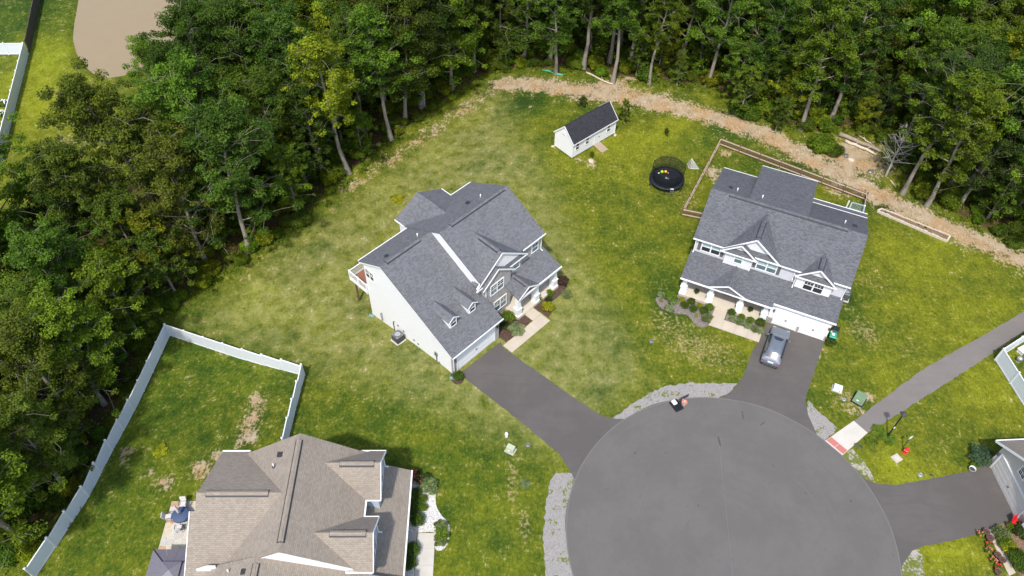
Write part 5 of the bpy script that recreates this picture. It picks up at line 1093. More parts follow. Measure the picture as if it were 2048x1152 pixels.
for k, (px, m_, lb) in enumerate((((1684, 297), 'metal_grey', 'grey stone lying beside the fallen logs'), ((1692, 312), 'metal_grey', 'blue grey stone in the middle of the sandy patch'), ((1702, 320), 'rock_pale', 'white rock heap on the sandy patch'), ((1741, 344), 'metal_grey', 'grey stone at the lower right of the sandy patch'), ((1182, 322), 'rock_pale', 'pale ring of stones on the lawn in front of the shed'))):
    p = G(*px); o = MB().lathe([(0, .3), (.2, .27), (.36, .14), (.38, -.05)], 8).build('rock', m_, None, False, p, (0, 0, k*1.3)); o.scale = (1.1, .8, .8 if k < 4 else .35); tag(o, lb, 'rock')
# things beside the beige house
p = G(1941, 942); e = empty('bucket', (p.x, p.y, .02)); tag(e, 'white round bucket at the driveway edge of the beige house', 'bucket'); MB().lathe([(0, .03), (.2, .03), (.27, .42), (.29, .44), (.29, .4), (.25, .38), (.2, .06)], 18).build('shell', 'pot_white', e, True); MB().lathe([(0, .3), (.24, .3)], 14).build('contents', 'metal_dark', e)
p = G(2029, 1051); e = empty('garden_chair', (p.x, p.y, 0), .5); tag(e, 'red folding garden chair beside the beige house garage', 'chair'); b = MB(); b.box(-.3, .3, -.28, .28, .4, .46); b.build('seat', 'red_fabric', e, bevel=.02); b = MB(); b.extr([(-.3, .28, .46), (.3, .28, .46), (.3, .45, 1.0), (-.3, .45, 1.0)], (0, .04, 0)); b.build('backrest', 'red_fabric', e)
for x, y in ((-.28, -.26), (.28, -.26), (-.28, .26), (.28, .26)): MB().cyl(x, y, 0, .42, .018, n=6).build('leg', 'metal_grey', e)
p = G(2036, 722); e = empty('garden_ornament', p); tag(e, 'grey round garden ornament inside the right hand white fence', 'ornament'); MB().lathe([(0, .62), (.16, .6), (.28, .42), (.24, .2), (.12, .1), (.2, 0)], 14).build('bowl', 'fan_silver', e, True)
p = G(2046, 702); e = empty('picnic_bench', p, A2+.9); tag(e, 'white slatted bench inside the right hand white fence', 'bench')
for k in range(4): MB().box(-.7, .7, -.34+k*.18, -.2+k*.18, .42, .46).build('slat', 'white_paint', e)
for x in (-.55, .55): MB().box(x-.04, x+.04, -.3, .3, 0, .42).build('leg', 'white_paint', e)
# ------------------------------------------------------------------ foliage kit
def leaf_cloud(rg, centers, radii, counts, size, flat=.62, up=.7, aspect=.62, tint_c=None):
    P_, N_, T_ = [], [], []
    for i, (c, r, n) in enumerate(zip(centers, radii, counts)):
        d = rg.normal(size=(n, 3)); d /= np.linalg.norm(d, axis=1, keepdims=True)+1e-9
        q = d*(r*rg.random((n, 1))**.45); q[:, 2] *= flat
        P_.append(np.asarray(c)+q); N_.append(d*.55+np.array([0, 0, up])+rg.normal(size=(n, 3))*.45)
        tc = (tint_c[i] if tint_c is not None else rg.uniform(.12, .88)); T_.append(np.clip(tc+rg.normal(size=n)*.22, 0, 1))
    P_ = np.concatenate(P_); N_ = np.concatenate(N_); T_ = np.concatenate(T_); n = len(P_)
    N_ /= np.linalg.norm(N_, axis=1, keepdims=True)+1e-9
    a = rg.normal(size=(n, 3)); a -= N_*np.sum(a*N_, 1, keepdims=True); a /= np.linalg.norm(a, axis=1, keepdims=True)+1e-9
    b = np.cross(N_, a); s = (size*rg.uniform(.65, 1.3, n))[:, None]
    V = np.stack([P_-a*s*.5, P_+b*s*aspect*.5+N_*s*.08, P_+a*s*.55-N_*s*.1, P_-b*s*aspect*.5+N_*s*.08], 1).reshape(-1, 3)
    return V, np.arange(n*4).reshape(n, 4), np.repeat(T_, 4)
def limb(mb, p0, d, L, r, rg, n=4, lift=.3):
    pts = [np.array(p0, float)]; d = np.array(d, float)
    for k in range(n):
        d = d+np.array([0, 0, lift/n])+rg.normal(size=3)*.10; d /= np.linalg.norm(d); pts.append(pts[-1]+d*L/n)
    mb.tube([tuple(p) for p in pts], [r*(1-.8*k/n) for k in range(n+1)], 5, False); return pts
def tree_meshes(seed, h, cb, cr, nl, nleaf, size, lean=.03, top=.35, droop=.3):
    rg = np.random.default_rng(seed); tb = MB(); n = 9; az = rg.uniform(0, 6.28); pts = []; w = np.zeros(2)
    for k in range(n+1):
        t_ = k/n; w = w+rg.normal(size=2)*.012*h*.4; pts.append((lean*h*t_**1.3*math.cos(az)+w[0], lean*h*t_**1.3*math.sin(az)+w[1], h*.95*t_))
    r0 = .0125*h+.04; tb.tube([(p[0], p[1], p[2]-(.3 if k == 0 else 0)) for k, p in enumerate(pts)], [r0*1.5]+[r0*(1-.86*k/n) for k in range(1, n+1)], 8, False)
    cen, rad = [], []
    for i in range(nl):
        s = (i+.5)/nl; t_ = cb+(.96-cb)*s; f = t_*n; k = min(int(f), n-1); p = np.array(pts[k])*(1-f+k)+np.array(pts[k+1])*(f-k)
        a = i*2.399+rg.uniform(-.5, .5); prof = math.sin(math.pi*min(1, .22+.74*s))**.75; L = cr*prof*rg.uniform(.7, 1.12); el = math.radians(rg.uniform(12, 30)+38*s)
        lp = limb(tb, p, (math.cos(a)*math.cos(el), math.sin(a)*math.cos(el), math.sin(el)), L, r0*.34*(1-.5*s), rg, lift=droop)
        for j in (4, 3, 2):
            if j == 2 and L < cr*.5: continue
            cen.append(lp[j]+rg.normal(size=3)*.07*cr); rad.append(cr*rg.uniform(.11, .22))
        for _ in range(6):
            j = rg.integers(2, 5); off = rg.normal(size=3)*np.array([.26, .26, .15])*cr; q = lp[j]+off; tb.tube([tuple(lp[j-1]), tuple((lp[j]+q)/2+np.array([0, 0, .1])), tuple(q)], [r0*.09, r0*.05, .015], 4, False); cen.append(q); rad.append(cr*rg.uniform(.08, .19))
    for _ in range(4): cen.append(np.array(pts[-1])+rg.normal(size=3)*np.array([.22, .22, .12])*cr); rad.append(cr*rg.uniform(.13, .22))
    rad = np.array(rad); cnt = np.maximum(20, (nleaf*rad**2/np.sum(rad**2)).astype(int))
    V, F, T = leaf_cloud(rg, cen, rad, cnt, size)
    return tb.mesh('trunk', 'bark', True, False), np_mesh('crown', V, F, ['leaf'], {'tint': T})
def bare_meshes(seed, h, nl, spread, mat='bark_dead'):
    rg = np.random.default_rng(seed); tb = MB(); n = 7; pts = [(.04*h*(k/n)**2+rg.normal()*.05, rg.normal()*.06*k/n, h*k/n) for k in range(n+1)]; r0 = .014*h+.03
    tb.tube(pts, [r0*(1-.85*k/n) for k in range(n+1)], 7, False)
    for i in range(nl):
        t_ = .3+.68*(i+.5)/nl; k = min(int(t_*n), n-1); a = i*2.399; el = rg.uniform(.0, .8)
        lp = limb(tb, pts[k], (math.cos(a)*math.cos(el), math.sin(a)*math.cos(el), math.sin(el)), spread*(1.15-t_)*rg.uniform(.8, 1.3), r0*.35, rg, 5, .15)
        for j in (2, 3, 4): limb(tb, lp[j], rg.normal(size=3)*np.array([1, 1, .5]), spread*.3, r0*.12, rg, 3, .1)
    return tb.mesh('trunk', mat, True, False)
def shrub_mesh(seed, nclump, nleaf, size, flat=.8, spread=1.0, up=.5, name='foliage', mat='leaf', rad=(.28, .5)):
    rg = np.random.default_rng(seed); cen, rd = [], []
    for i in range(nclump):
        a = i*2.399; r = spread*.75*math.sqrt((i+.3)/nclump); cen.append((r*math.cos(a), r*math.sin(a), .35+.5*flat*(1-(r/spread)**2)*rg.uniform(.6, 1.2))); rd.append(rg.uniform(*rad))
    rd = np.array(rd); cnt = (nleaf*rd**2/np.sum(rd**2)).astype(int)+5; V, F, T = leaf_cloud(rg, cen, rd, cnt, size, .85, up)
    V[:, 2] = np.maximum(V[:, 2], .02); return np_mesh(name, V, F, [mat], {'tint': T})
stem_me = MB(); _r = np.random.default_rng(3)
for k in range(5): a = k*1.256; limb(stem_me, (0, 0, 0), (math.cos(a)*.5, math.sin(a)*.5, 1), .75, .04, _r)
stem_me = stem_me.mesh('stem', 'bark', True, False)

GREENS = dict(dark=(.054, .102, .015), mid=(.077, .134, .016), fresh=(.108, .172, .015), yellow=(.168, .208, .014), olive=(.098, .140, .018), blue=(.056, .106, .024))
TV = [tree_meshes(11, 17.5, .20, 4.8, 22, 24000, .225), tree_meshes(12, 19.5, .24, 5.0, 23, 26000, .235, .05), tree_meshes(13, 16, .16, 4.5, 21, 22000, .215), tree_meshes(14, 20, .28, 5.3, 23, 26000, .24, .02),
      tree_meshes(15, 18, .30, 4.2, 20, 19000, .22, .06), tree_meshes(16, 14, .14, 3.9, 20, 19000, .21), tree_meshes(17, 18.5, .22, 5.5, 24, 26000, .235, .04), tree_meshes(18, 17, .18, 4.4, 22, 22000, .20, .03)]
TE = [tree_meshes(21, 18, .34, 4.3, 21, 21000, .225, .06), tree_meshes(22, 20, .36, 4.8, 21, 24000, .235, .04), tree_meshes(23, 17, .40, 3.8, 18, 16000, .22, .08)]
TS = [tree_meshes(31, 7.5, .12, 2.4, 14, 8000, .19, .03), tree_meshes(32, 9.5, .18, 2.7, 15, 9000, .20, .06), tree_meshes(33, 6.0, .08, 2.5, 14, 8000, .18)]
TC = [tree_meshes(41, 8.5, .10, 1.7, 26, 6500, .17, .01, droop=-.15)]
DEAD = [bare_meshes(51, 9.0, 16, 2.6), bare_meshes(52, 7.5, 34, 3.4), bare_meshes(53, 11, 12, 2.4)]
SH = [shrub_mesh(61, 18, 4200, .15), shrub_mesh(62, 24, 5000, .145, .6, 1.2), shrub_mesh(63, 14, 3800, .15, 1.1, .9)]
def tree(name, x, y, var, sc, rz, colr, label, group=None, tilt=(0, 0)):
    e = empty(name, (x, y, float(terrain(x, y))), rz); e.rotation_euler = (tilt[0], tilt[1], rz); e.scale = (sc, sc, sc*1.0); tag(e, label, 'tree', group)
    put('trunk', var[0], e); o = put('crown', var[1], e); o.color = (*colr, 1); return e
def shrub(name, x, y, me, sc, rz, colr, label, group=None, zs=None, z=None, stems=True, cat='shrub', zrot=0, sy=None):
    e = empty(name, (x, y, float(terrain(x, y)) if z is None else z), rz); e.scale = (sc, sy or sc, zs or sc); tag(e, label, cat, group)
    o = put('foliage', me, e); o.color = (*colr, 1)
    if stems: put('stem', stem_me, e)
    return e

# ------------------------------------------------------------------ trees one can pick out along the edge of the wood
def vary(c, r): k = r.uniform(.85, 1.18); return tuple(min(.3, x*k*r.uniform(.95, 1.05)) for x in c)
rs = random.Random(77); taken = []
EDGE = [((1113,146), TE[0], .92, 'mid', 'tree with forked trunk standing behind the green drain pipe', 0), ((1165,139), TE[1], 1.0, 'dark', 'tall tree with thick grey trunk above the pale fallen log', 0),
        ((1225,167), TE[2], 1.05, 'mid', 'slender tree at the lower end of the pale fallen log', .05), ((1221,126), TE[1], .95, 'dark', 'tree with brown trunk just behind the shed clearing', 0), ((1256,125), TE[0], 1.0, 'mid', 'tree in the second row behind the shed', 0),
        ((1298,168), TE[2], .85, 'fresh', 'slim tree with pale trunk right of the shed', .06), ((1411,171), TE[0], 1.0, 'mid', 'tree with straight pale trunk above the trampoline', 0), ((1455,140), TE[1], .9, 'mid', 'tree behind the straight trunked tree above the trampoline', 0),
        ((1606,261), TE[0], 1.05, 'fresh', 'broad tree with thick trunk beside the sandy patch', 0), ((1805,387), TE[2], 1.0, 'fresh', 'tree with pale leaning trunk right of the bare grey tree', .06), ((1855,410), TE[0], .95, 'fresh', 'tree with knotted trunk base at the dirt strip', .04),
        ((1935,372), TE[1], 1.1, 'mid', 'big leaning tree with thick trunk in the right hand wood', .2), ((1990,402), TE[1], 1.0, 'dark', 'tree in the wood close to the right edge, near the dirt strip', .08), ((1893,372), TE[0], .85, 'fresh', 'tree with bright crown left of the big leaning tree', .05),
        ((843,216), TE[1], 1.05, 'dark', 'tall tree with pale trunk at the corner of the white house lawn', 0), ((783,281), TE[2], 1.1, 'mid', 'tree with orange tinged leaves at the edge of the white house lawn', 0), ((730,278), TE[0], .95, 'dark', 'slim tree behind the orange tinged tree', 0),
        ((698,346), TE[2], 1.15, 'yellow', 'tall yellow green tree at the edge of the white house lawn', -.05), ((648,356), TE[0], .8, 'dark', 'slim dark tree beside the tall yellow green tree', 0), ((348,456), TE[1], 1.05, 'olive', 'tree with thick dark leaning trunk in the left wood', -.1),
        ((364,463), TE[2], .75, 'dark', 'thin tree right of the thick leaning trunk in the left wood', -.08), ((420,428), TE[0], 1.1, 'mid', 'tree with long pale straight trunk in the left wood', -.03), ((440,355), TE[1], .95, 'dark', 'tree with brown trunk above the long pale trunk', -.02),
        ((238,512), TE[0], .9, 'olive', 'tree with short visible trunk in the middle of the left wood', -.06), ((193,532), TE[2], .85, 'dark', 'tree left of the short visible trunk in the left wood', -.06), ((330,372), TV[5], .85, 'mid', 'tree with grey bare branch tips beside the pond', 0), ((345,245), TV[2], .75, 'fresh', 'light leaved tree leaning over the pond', 0)]
for (px, var, sc, cn, lb, lean) in EDGE:
    p = G(*px); e = tree('broadleaf_tree', p.x, p.y, var, sc, rs.uniform(0, 6.28), vary(GREENS[cn], rs), lb, 'broadleaf trees picked out at the edge of the wood', (0, lean)); taken.append((p.x, p.y))
for (px, sc, var, cn, lb) in (((1354, 170), .62, TC[0], 'olive', 'young conifer at the wood edge above the lawn'), ((437, 445), 1.0, TC[0], 'olive', 'feathery conifer in the left wood'), ((520, 432), .85, TC[0], 'mid', 'small feathery conifer near the white house lawn'), ((1700, 225), .8, TC[0], 'mid', 'dark conifer behind the fallen logs'), ((1775, 236), .8, TC[0], 'yellow', 'yellowish conifer in the wood behind the sandy patch')):
    p = G(*px); tree('conifer', p.x, p.y, var, sc, rs.uniform(0, 6), GREENS[cn], lb, 'young conifers'); taken.append((p.x, p.y))
for (px, sc, var, cn, lb) in (((334, 560), 1.25, TS[0], 'yellow', 'bright yellow green young tree in the left wood'), ((595, 432), 1.0, TS[1], 'fresh', 'leafy young tree at the lawn edge of the left wood'), ((1551, 263), .55, TS[1], 'mid', 'thin leaning sapling at the edge of the dirt strip'), ((1718, 262), .75, TS[2], 'yellow', 'bright low tree above the fallen logs'),
                              ((1272, 152), .6, TS[1], 'mid', 'thin sapling in the wood right behind the shed'), ((1247, 243), .42, TS[0], 'olive', 'small thin tree on the lawn right of the shed'), ((1164, 214), .26, TS[2], 'dark', 'tiny sapling on the lawn left of the shed roof'), ((1183, 315), .14, TS[2], 'olive', 'tiny sapling in a ring of stones before the shed'), ((1332, 270), .16, TS[2], 'dark', 'tiny sapling on the lawn above the trampoline'),
                              ((1480, 232), .95, TS[0], 'fresh', 'bushy young tree at the wood edge above the picket fence'), ((1462, 205), .9, TS[1], 'mid', 'bushy young tree behind the one above the picket fence')):
    p = G(*px); tree('young_tree', p.x, p.y, var, sc, rs.uniform(0, 6), GREENS[cn], lb, 'young trees'); taken.append((p.x, p.y))
for (px, sc, var, lb) in (((1771, 352), 1.0, DEAD[1], 'bare grey twiggy dead tree beside the sandy patch'), ((555, 338), 1.0, DEAD[0], 'bare dead tree trunk in the wood left of the yellow tree'), ((850, 214), .62, DEAD[2], 'bare broken dead trunk at the corner of the white house lawn'), ((1846, 240), .85, DEAD[0], 'pale bare dead tree in the right hand wood'), ((1098, 172), .12, DEAD[0], 'dead twig standing on the lawn edge below the drain pipe')):
    p = G(*px); e = empty('dead_tree', p, rs.uniform(0, 6)); e.scale = (sc,)*3; tag(e, lb, 'tree', 'bare dead trees'); put('trunk', var, e); taken.append((p.x, p.y))
for (px, sc, lb) in (((2035, 175), 1.25, 'dead snag with curling pale branches at the right edge of the wood'), ((1960, 130), 1.3, 'dead crown of pale branches rising from the right hand wood'), ((372, 235), .7, 'pale bare branches among the trees beside the pond')):
    p = G(*px); e = empty('dead_tree', p, rs.uniform(0, 6)); e.scale = (sc*1.1, sc*1.1, sc*1.7); tag(e, lb, 'tree', 'bare dead trees'); put('trunk', DEAD[0], e)

# ------------------------------------------------------------------ the rest of the wood, every tree its own
rw = np.random.default_rng(5); cand = []
lo, hi = WOOD.min(0), WOOD.max(0)
xs = rw.uniform(max(lo[0], -92), min(hi[0], 92), 14000); ys = rw.uniform(max(lo[1], 10), min(hi[1], 124), 14000)
sdv = signed(xs, ys, WOOD); ok = sdv < -.9
def to_px(x, y, z):
    q = Vector((x, y, z-CAM_H)); zc = q.dot(CW); return 1024+FPX*q.dot(CR)/zc, 576-FPX*q.dot(CU)/zc
def vis(x, y):
    for z in (0, 8, 16):
        a, b = to_px(x, y, z)
        if -60 < a < 2108 and -40 < b < 1190: return True
    return False
zones = []
grid = {}
def near(x, y, d):
    for (tx, ty) in taken:
        if (tx-x)**2+(ty-y)**2 < d*d: return True
    return False
CLEAR = np.array([(-80,-80),(-80,296),(55,300),(100,318),(170,330),(205,270),(196,205),(205,165),(232,120),(236,60),(262,30),(250,-80)], float)
def blocks(x, y, h):
    q = np.array([to_px(x+o_*h*.2, y, h*f) for f in (.3, .5, .7, .95) for o_ in (-1, 0, .6)]); return inside(q[:, 0], q[:, 1], CLEAR).any()
LAND = [('pond', 190, 70), ('shed', 1170, 250), ('trampoline', 1334, 350), ('sandy patch', 1705, 318), ('bare grey tree', 1785, 290), ('tall yellow tree', 640, 150), ('bright young tree', 340, 500), ('white house lawn tip', 345, 640), ('top lawn corner', 1000, 140),
        ('long white fence', 180, 900), ('pond fence', 25, 200), ('picket fence', 1500, 310), ('raised stone bed', 1830, 450), ('big leaning tree', 1990, 250), ('dead bare trunk', 550, 260), ('long pale trunk', 412, 360), ('pale fallen log', 1200, 158), ('straight pale trunk', 1420, 100), ('thick dark trunk', 325, 380),
        ('orange tinged tree', 770, 190), ('fallen logs', 1720, 290), ('dirt strip end', 2020, 505), ('green drain pipe', 1104, 147), ('dead pale crown', 1960, 60)]
ORD = ['', ', second nearest', ', third nearest', ', fourth nearest', ', fifth nearest', ', sixth nearest', ', seventh nearest', ', eighth nearest', ', ninth nearest', ', tenth nearest', ', eleventh nearest', ', twelfth nearest']
def describe(items, fmt):
    """items: (key word, x, y, z) -> labels that single each out by colour, direction and order of distance from the nearest landmark"""
    rec = []
    for i, (w, x, y, z) in enumerate(items):
        a, b = to_px(x, y, z); d = [(math.hypot(a-lx, b-ly), n, lx, ly) for n, lx, ly in LAND]; d.sort(); dd, n, lx, ly = d[0]
        dx, dy = a-lx, b-ly; vert = 'above' if dy < 0 else 'below'; hor = 'left of' if dx < 0 else 'right of'
        dr = vert if abs(dy) > 2.2*abs(dx) else hor if abs(dx) > 2.2*abs(dy) else vert+' and '+hor
        rec.append((w, dr, n, dd, i))
    out = [None]*len(items); seen = {}
    for w, dr, n, dd, i in sorted(rec, key=lambda r: r[3]):
        k = seen.get((w, dr, n), 0); seen[(w, dr, n)] = k+1; out[i] = fmt.format(w, dr, n)+ORD[min(k, 11)]
    return out
for x, y, s_ in zip(xs[ok], ys[ok], sdv[ok]):
    edge = -s_ < 3.2
    if near(x, y, 3.7 if not edge else 3.3) or not vis(x, y): continue
    taken.append((x, y)); placed_ = (x, y, -s_, 'big')
    zones.append(placed_)
for x, y, s_ in zip(xs[ok][::-1], ys[ok][::-1], sdv[ok][::-1]):
    if -s_ > 13 or near(x, y, 2.4) or not vis(x, y) or len(zones) > 360: continue
    taken.append((x, y)); zones.append((x, y, -s_, 'small'))
names = dict(dark='dark green', mid='mid green', fresh='fresh green', yellow='yellow green', olive='olive green', blue='blue green')
spec = []
for (x, y, depth, kind_) in zones:
    a, b = to_px(x, y, 0)
    if kind_ == 'small': var = rs.choice(TS); sc = rs.uniform(.75, 1.25)
    elif a < 420 and b > 560: var = rs.choice([TV[2], TV[5], TV[0], TS[1], TV[5]]); sc = rs.uniform(.66, .95)
    elif b < 380 and a < 330: var = rs.choice([TV[5], TV[2], TV[6]]); sc = rs.uniform(.7, .9)
    else: var = rs.choice(TV); sc = rs.uniform(.84, 1.12)
    h_ = (18.5 if kind_ == 'big' else 9)*sc
    if blocks(x, y, h_): continue
    cn = rs.choices(['dark', 'mid', 'fresh', 'yellow', 'olive', 'blue'], [24, 30, 22, 8, 12, 4] if a > 420 else [14, 26, 24, 14, 18, 4])[0]
    spec.append((x, y, var, sc, cn, kind_, h_))
labs = describe([(('small ' if q[5] == 'small' else 'tall ')+names[q[4]], q[0], q[1], q[6]*.6) for q in spec], '{} tree {} the {}')
for (x, y, var, sc, cn, kind_, h_), lb in zip(spec, labs):
    tree('broadleaf_tree', x, y, var, sc, rs.uniform(0, 6.28), vary(GREENS[cn], rs), lb, 'trees of the wood', (rs.uniform(-.04, .04), rs.uniform(-.04, .04)))
placed = spec
print('trees in the wood', len(placed))
# undergrowth bushes along the edge, then low leafy ground cover
xs = rw.uniform(-80, 85, 26000); ys = rw.uniform(12, 112, 26000); sdv = signed(xs, ys, WOOD); bt = []
for x, y, s_ in zip(xs, ys, sdv):
    if not (-6.0 < s_ < -.15) or len(bt) > 290: continue
    if any((x-q[0])**2+(y-q[1])**2 < 2.0 for q in bt) or not vis(x, y): continue
    bt.append((x, y))
cns = [rs.choice(['mid', 'fresh', 'fresh', 'yellow', 'olive']) for _ in bt]; scs = [rs.uniform(.6, 1.35) for _ in bt]
labs = describe([(('wide ' if s_ > 1.0 else 'low ')+names[c_], q[0], q[1], .5) for q, c_, s_ in zip(bt, cns, scs)], '{} bush {} the {}')
for (x, y), cn, sc, lb in zip(bt, cns, scs, labs):
    shrub('undergrowth_bush', x, y, rs.choice(SH), sc, rs.uniform(0, 6), vary(GREENS[cn], rs), lb, 'bushes at the edge of the wood', zs=sc*rs.uniform(.9, 1.5))
for (px, sc, cn, lb) in (((1640, 296), 1.5, 'fresh', 'big leafy bush between the dirt strip and the sandy patch'), ((1665, 305), 1.1, 'mid', 'leafy bush at the upper edge of the sandy patch'), ((1480, 222), 1.7, 'mid', 'big round bush above the picket fence corner'), ((1500, 235), 1.2, 'mid', 'bush right of the big round bush above the picket fence')):
    p = G(*px); shrub('undergrowth_bush', p.x, p.y, SH[1], sc, rs.uniform(0, 6), GREENS[cn], lb, 'bushes at the sandy patch')
xs = rw.uniform(-80, 85, 60000); ys = rw.uniform(12, 112, 60000); sdv = signed(xs, ys, WOOD)
k_ = (sdv < .9) & (sdv > -9) & (rw.random(60000) < np.exp(-np.abs(sdv+.8)/2.6)*.9+.05)
cen = np.stack([xs[k_], ys[k_], terrain(xs[k_], ys[k_])+.12], 1); print('weeds', len(cen))
V, F, T = leaf_cloud(rw, cen, rw.uniform(.2, .55, len(cen)), rw.integers(8, 20, len(cen)), .2, .55, .8)
o = put('ground_cover', np_mesh('ground_cover', V, F, ['leaf'], {'tint': T})); o.color = (*GREENS['fresh'], 1); tag(o, 'low leafy weeds covering the ground along the edge of the wood', 'ground cover', kind='stuff')

k_ = (sdv < -1.5) & (sdv > -22) & (rw.random(60000) < .16)
cx, cy = xs[k_], ys[k_]; vv_ = np.array([vis(a, b) for a, b in zip(cx, cy)]); cx, cy = cx[vv_], cy[vv_]
cen = np.stack([cx, cy, terrain(cx, cy)+rw.uniform(.3, 3.2, len(cx))], 1); print('undergrowth', len(cen))
V, F, T = leaf_cloud(rw, cen, rw.uniform(.45, 1.1, len(cen)), rw.integers(28, 60, len(cen)), .23, .6, .8)
o = put('undergrowth', np_mesh('undergrowth', V, F, ['leaf'], {'tint': T})); o.color = (*GREENS['fresh'], 1); tag(o, 'tangled leafy undergrowth filling the wood between the trunks', 'undergrowth', kind='stuff')

# ------------------------------------------------------------------ garden planting
BALL = shrub_mesh(71, 26, 3600, .085, .9, .62, .35, mat='leaf_garden', rad=(.2, .3)); LOOSE = shrub_mesh(72, 14, 1700, .17, .7, 1.0, .3, mat='leaf_garden', rad=(.18, .34)); FLUFF = shrub_mesh(73, 22, 2600, .12, .7, .95, .2, mat='leaf_garden', rad=(.2, .32))
gcol = dict(box=(.070, .125, .020), lime=(.26, .29, .018), silver=(.22, .28, .16), sage=(.16, .215, .10), purple=(.085, .06, .05), deep=(.05, .085, .024), bright=(.12, .19, .024), spruce=(.075, .13, .085))
KS = {id(BALL): .84, id(LOOSE): .82, id(FLUFF): .84}
def gp(px, me, sc, cn, lb, grp=None, zs=None, cat='shrub', sy=None, rz=None):
    p = G(*px); sc *= KS[id(me)]; zs = zs and zs*.8; sy = sy and sy*.8; return shrub('garden_shrub', p.x, p.y, me, sc, rs.uniform(0, 6) if rz is None else rz, gcol[cn], lb, grp, zs, p.z+.03, cat=cat, sy=sy)
g2 = 'shrubs before the grey house porch'
for k, (x, y, me, sc, cn, lb) in enumerate(((530, 265, BALL, .62, 'lime', 'round lime bush nearest the left porch column of the grey house'), (755, 340, BALL, .62, 'lime', 'round lime bush in the middle of the grey mulch bed'), (265, 265, BALL, .33, 'lime', 'small lime bush at the left tip of the grey mulch bed'), (715, 460, BALL, .38, 'lime', 'small lime bush at the front of the grey mulch bed'),
        (565, 340, BALL, .85, 'box', 'round dark green bush below the left lime bush'), (650, 290, BALL, .8, 'box', 'round dark green bush between the two lime bushes'), (675, 385, BALL, .82, 'box', 'round dark green bush left of the middle lime bush'), (810, 410, BALL, .88, 'box', 'round dark green bush nearest the grey house walk'), (880, 365, BALL, .85, 'bright', 'round green bush against the porch beside the walk'),
        (390, 235, LOOSE, .95, 'bright', 'loose tall green plant at the left porch corner of the grey house'), (410, 290, LOOSE, .7, 'sage', 'loose sage green plant below the left porch corner'), (365, 385, LOOSE, .75, 'silver', 'silvery plant at the lawn edge of the grey mulch bed'), (850, 500, FLUFF, .85, 'sage', 'sage green ornamental grass beside the grey house walk'), (270, 200, FLUFF, .6, 'silver', 'silvery tuft left of the grey house porch'),
        (1165, 430, BALL, .8, 'box', 'first round bush along the grey house porch from the walk'), (1290, 485, BALL, .7, 'bright', 'second round bush along the grey house porch from the walk'), (1405, 530, BALL, .75, 'bright', 'third round bush along the grey house porch from the walk'), (1530, 565, BALL, .98, 'box', 'large round bush at the driveway end of the grey house porch'),
        (1180, 500, FLUFF, .55, 'silver', 'lavender clump nearest the walk corner of the grey house'), (1270, 545, FLUFF, .6, 'sage', 'second lavender clump from the walk corner of the grey house'), (1365, 590, FLUFF, .62, 'silver', 'third lavender clump from the walk corner of the grey house'), (1460, 635, FLUFF, .6, 'sage', 'fourth lavender clump from the walk corner of the grey house'), (1530, 665, FLUFF, .5, 'silver', 'lavender clump nearest the parked car'))):
    gp((1280+x*.15625, 560+y*.15625+2), me, sc, cn, lb, g2)
gp((1659, 690), BALL, 1.05, 'box', 'round bush at the right corner of the grey garage', g2)
for (u, v, lb) in ((1.6, .75, 'small potted palm on the left part of the grey house porch'), (7.1, .75, 'small potted palm on the right part of the grey house porch')):
    q = L2(u, v); e = empty('potted_plant', (q.x, q.y, .3)); tag(e, lb, 'potted plant', 'potted palms on the grey house porch'); MB().lathe([(0, .02), (.13, .02), (.18, .3), (.15, .3), (.14, .24), (0, .24)], 14).build('pot', 'pot_brown', e, True)
    o = put('foliage', FLUFF, e, (0, 0, .2), None, (.34, .34, .42)); o.color = (*gcol['deep'], 1)
g3 = 'shrubs in the white pebble bed'
for (x, y, me, sc, cn, lb, zs) in ((480, 465, BALL, .95, 'box', 'round bush at the north end of the pebble bed', None), (538, 510, BALL, .72, 'bright', 'small round bush right of the north end bush', None), (472, 556, BALL, 1.05, 'box', 'third round bush along the brown house porch', None), (540, 586, BALL, .72, 'bright', 'small round bush in the middle of the pebble bed', None), (458, 624, BALL, .98, 'box', 'fourth round bush along the brown house porch', None), (492, 700, BALL, 1.2, 'box', 'largest round bush at the pebble bed by the doorstep', None),
        (445, 955, BALL, 1.3, 'box', 'large round bush beside the pale walk of the brown house', None), (425, 1065, BALL, 1.15, 'box', 'round bush at the bottom edge beside the pale walk', None), (585, 400, LOOSE, 1.15, 'sage', 'wide grey green bush at the curve of the pebble bed', .9), (690, 740, LOOSE, .85, 'sage', 'upper loose green plant in the pebble bed loop', .7), (695, 810, LOOSE, .95, 'bright', 'middle loose green plant in the pebble bed loop', .8), (685, 870, LOOSE, .8, 'sage', 'lower loose green plant in the pebble bed loop', .7), (570, 335, LOOSE, .7, 'deep', 'dark bush beside the red flowers of the brown house', .7)):
    gp((720+x*.2361, 880+y*.2361), me, sc, cn, lb, g3, zs)
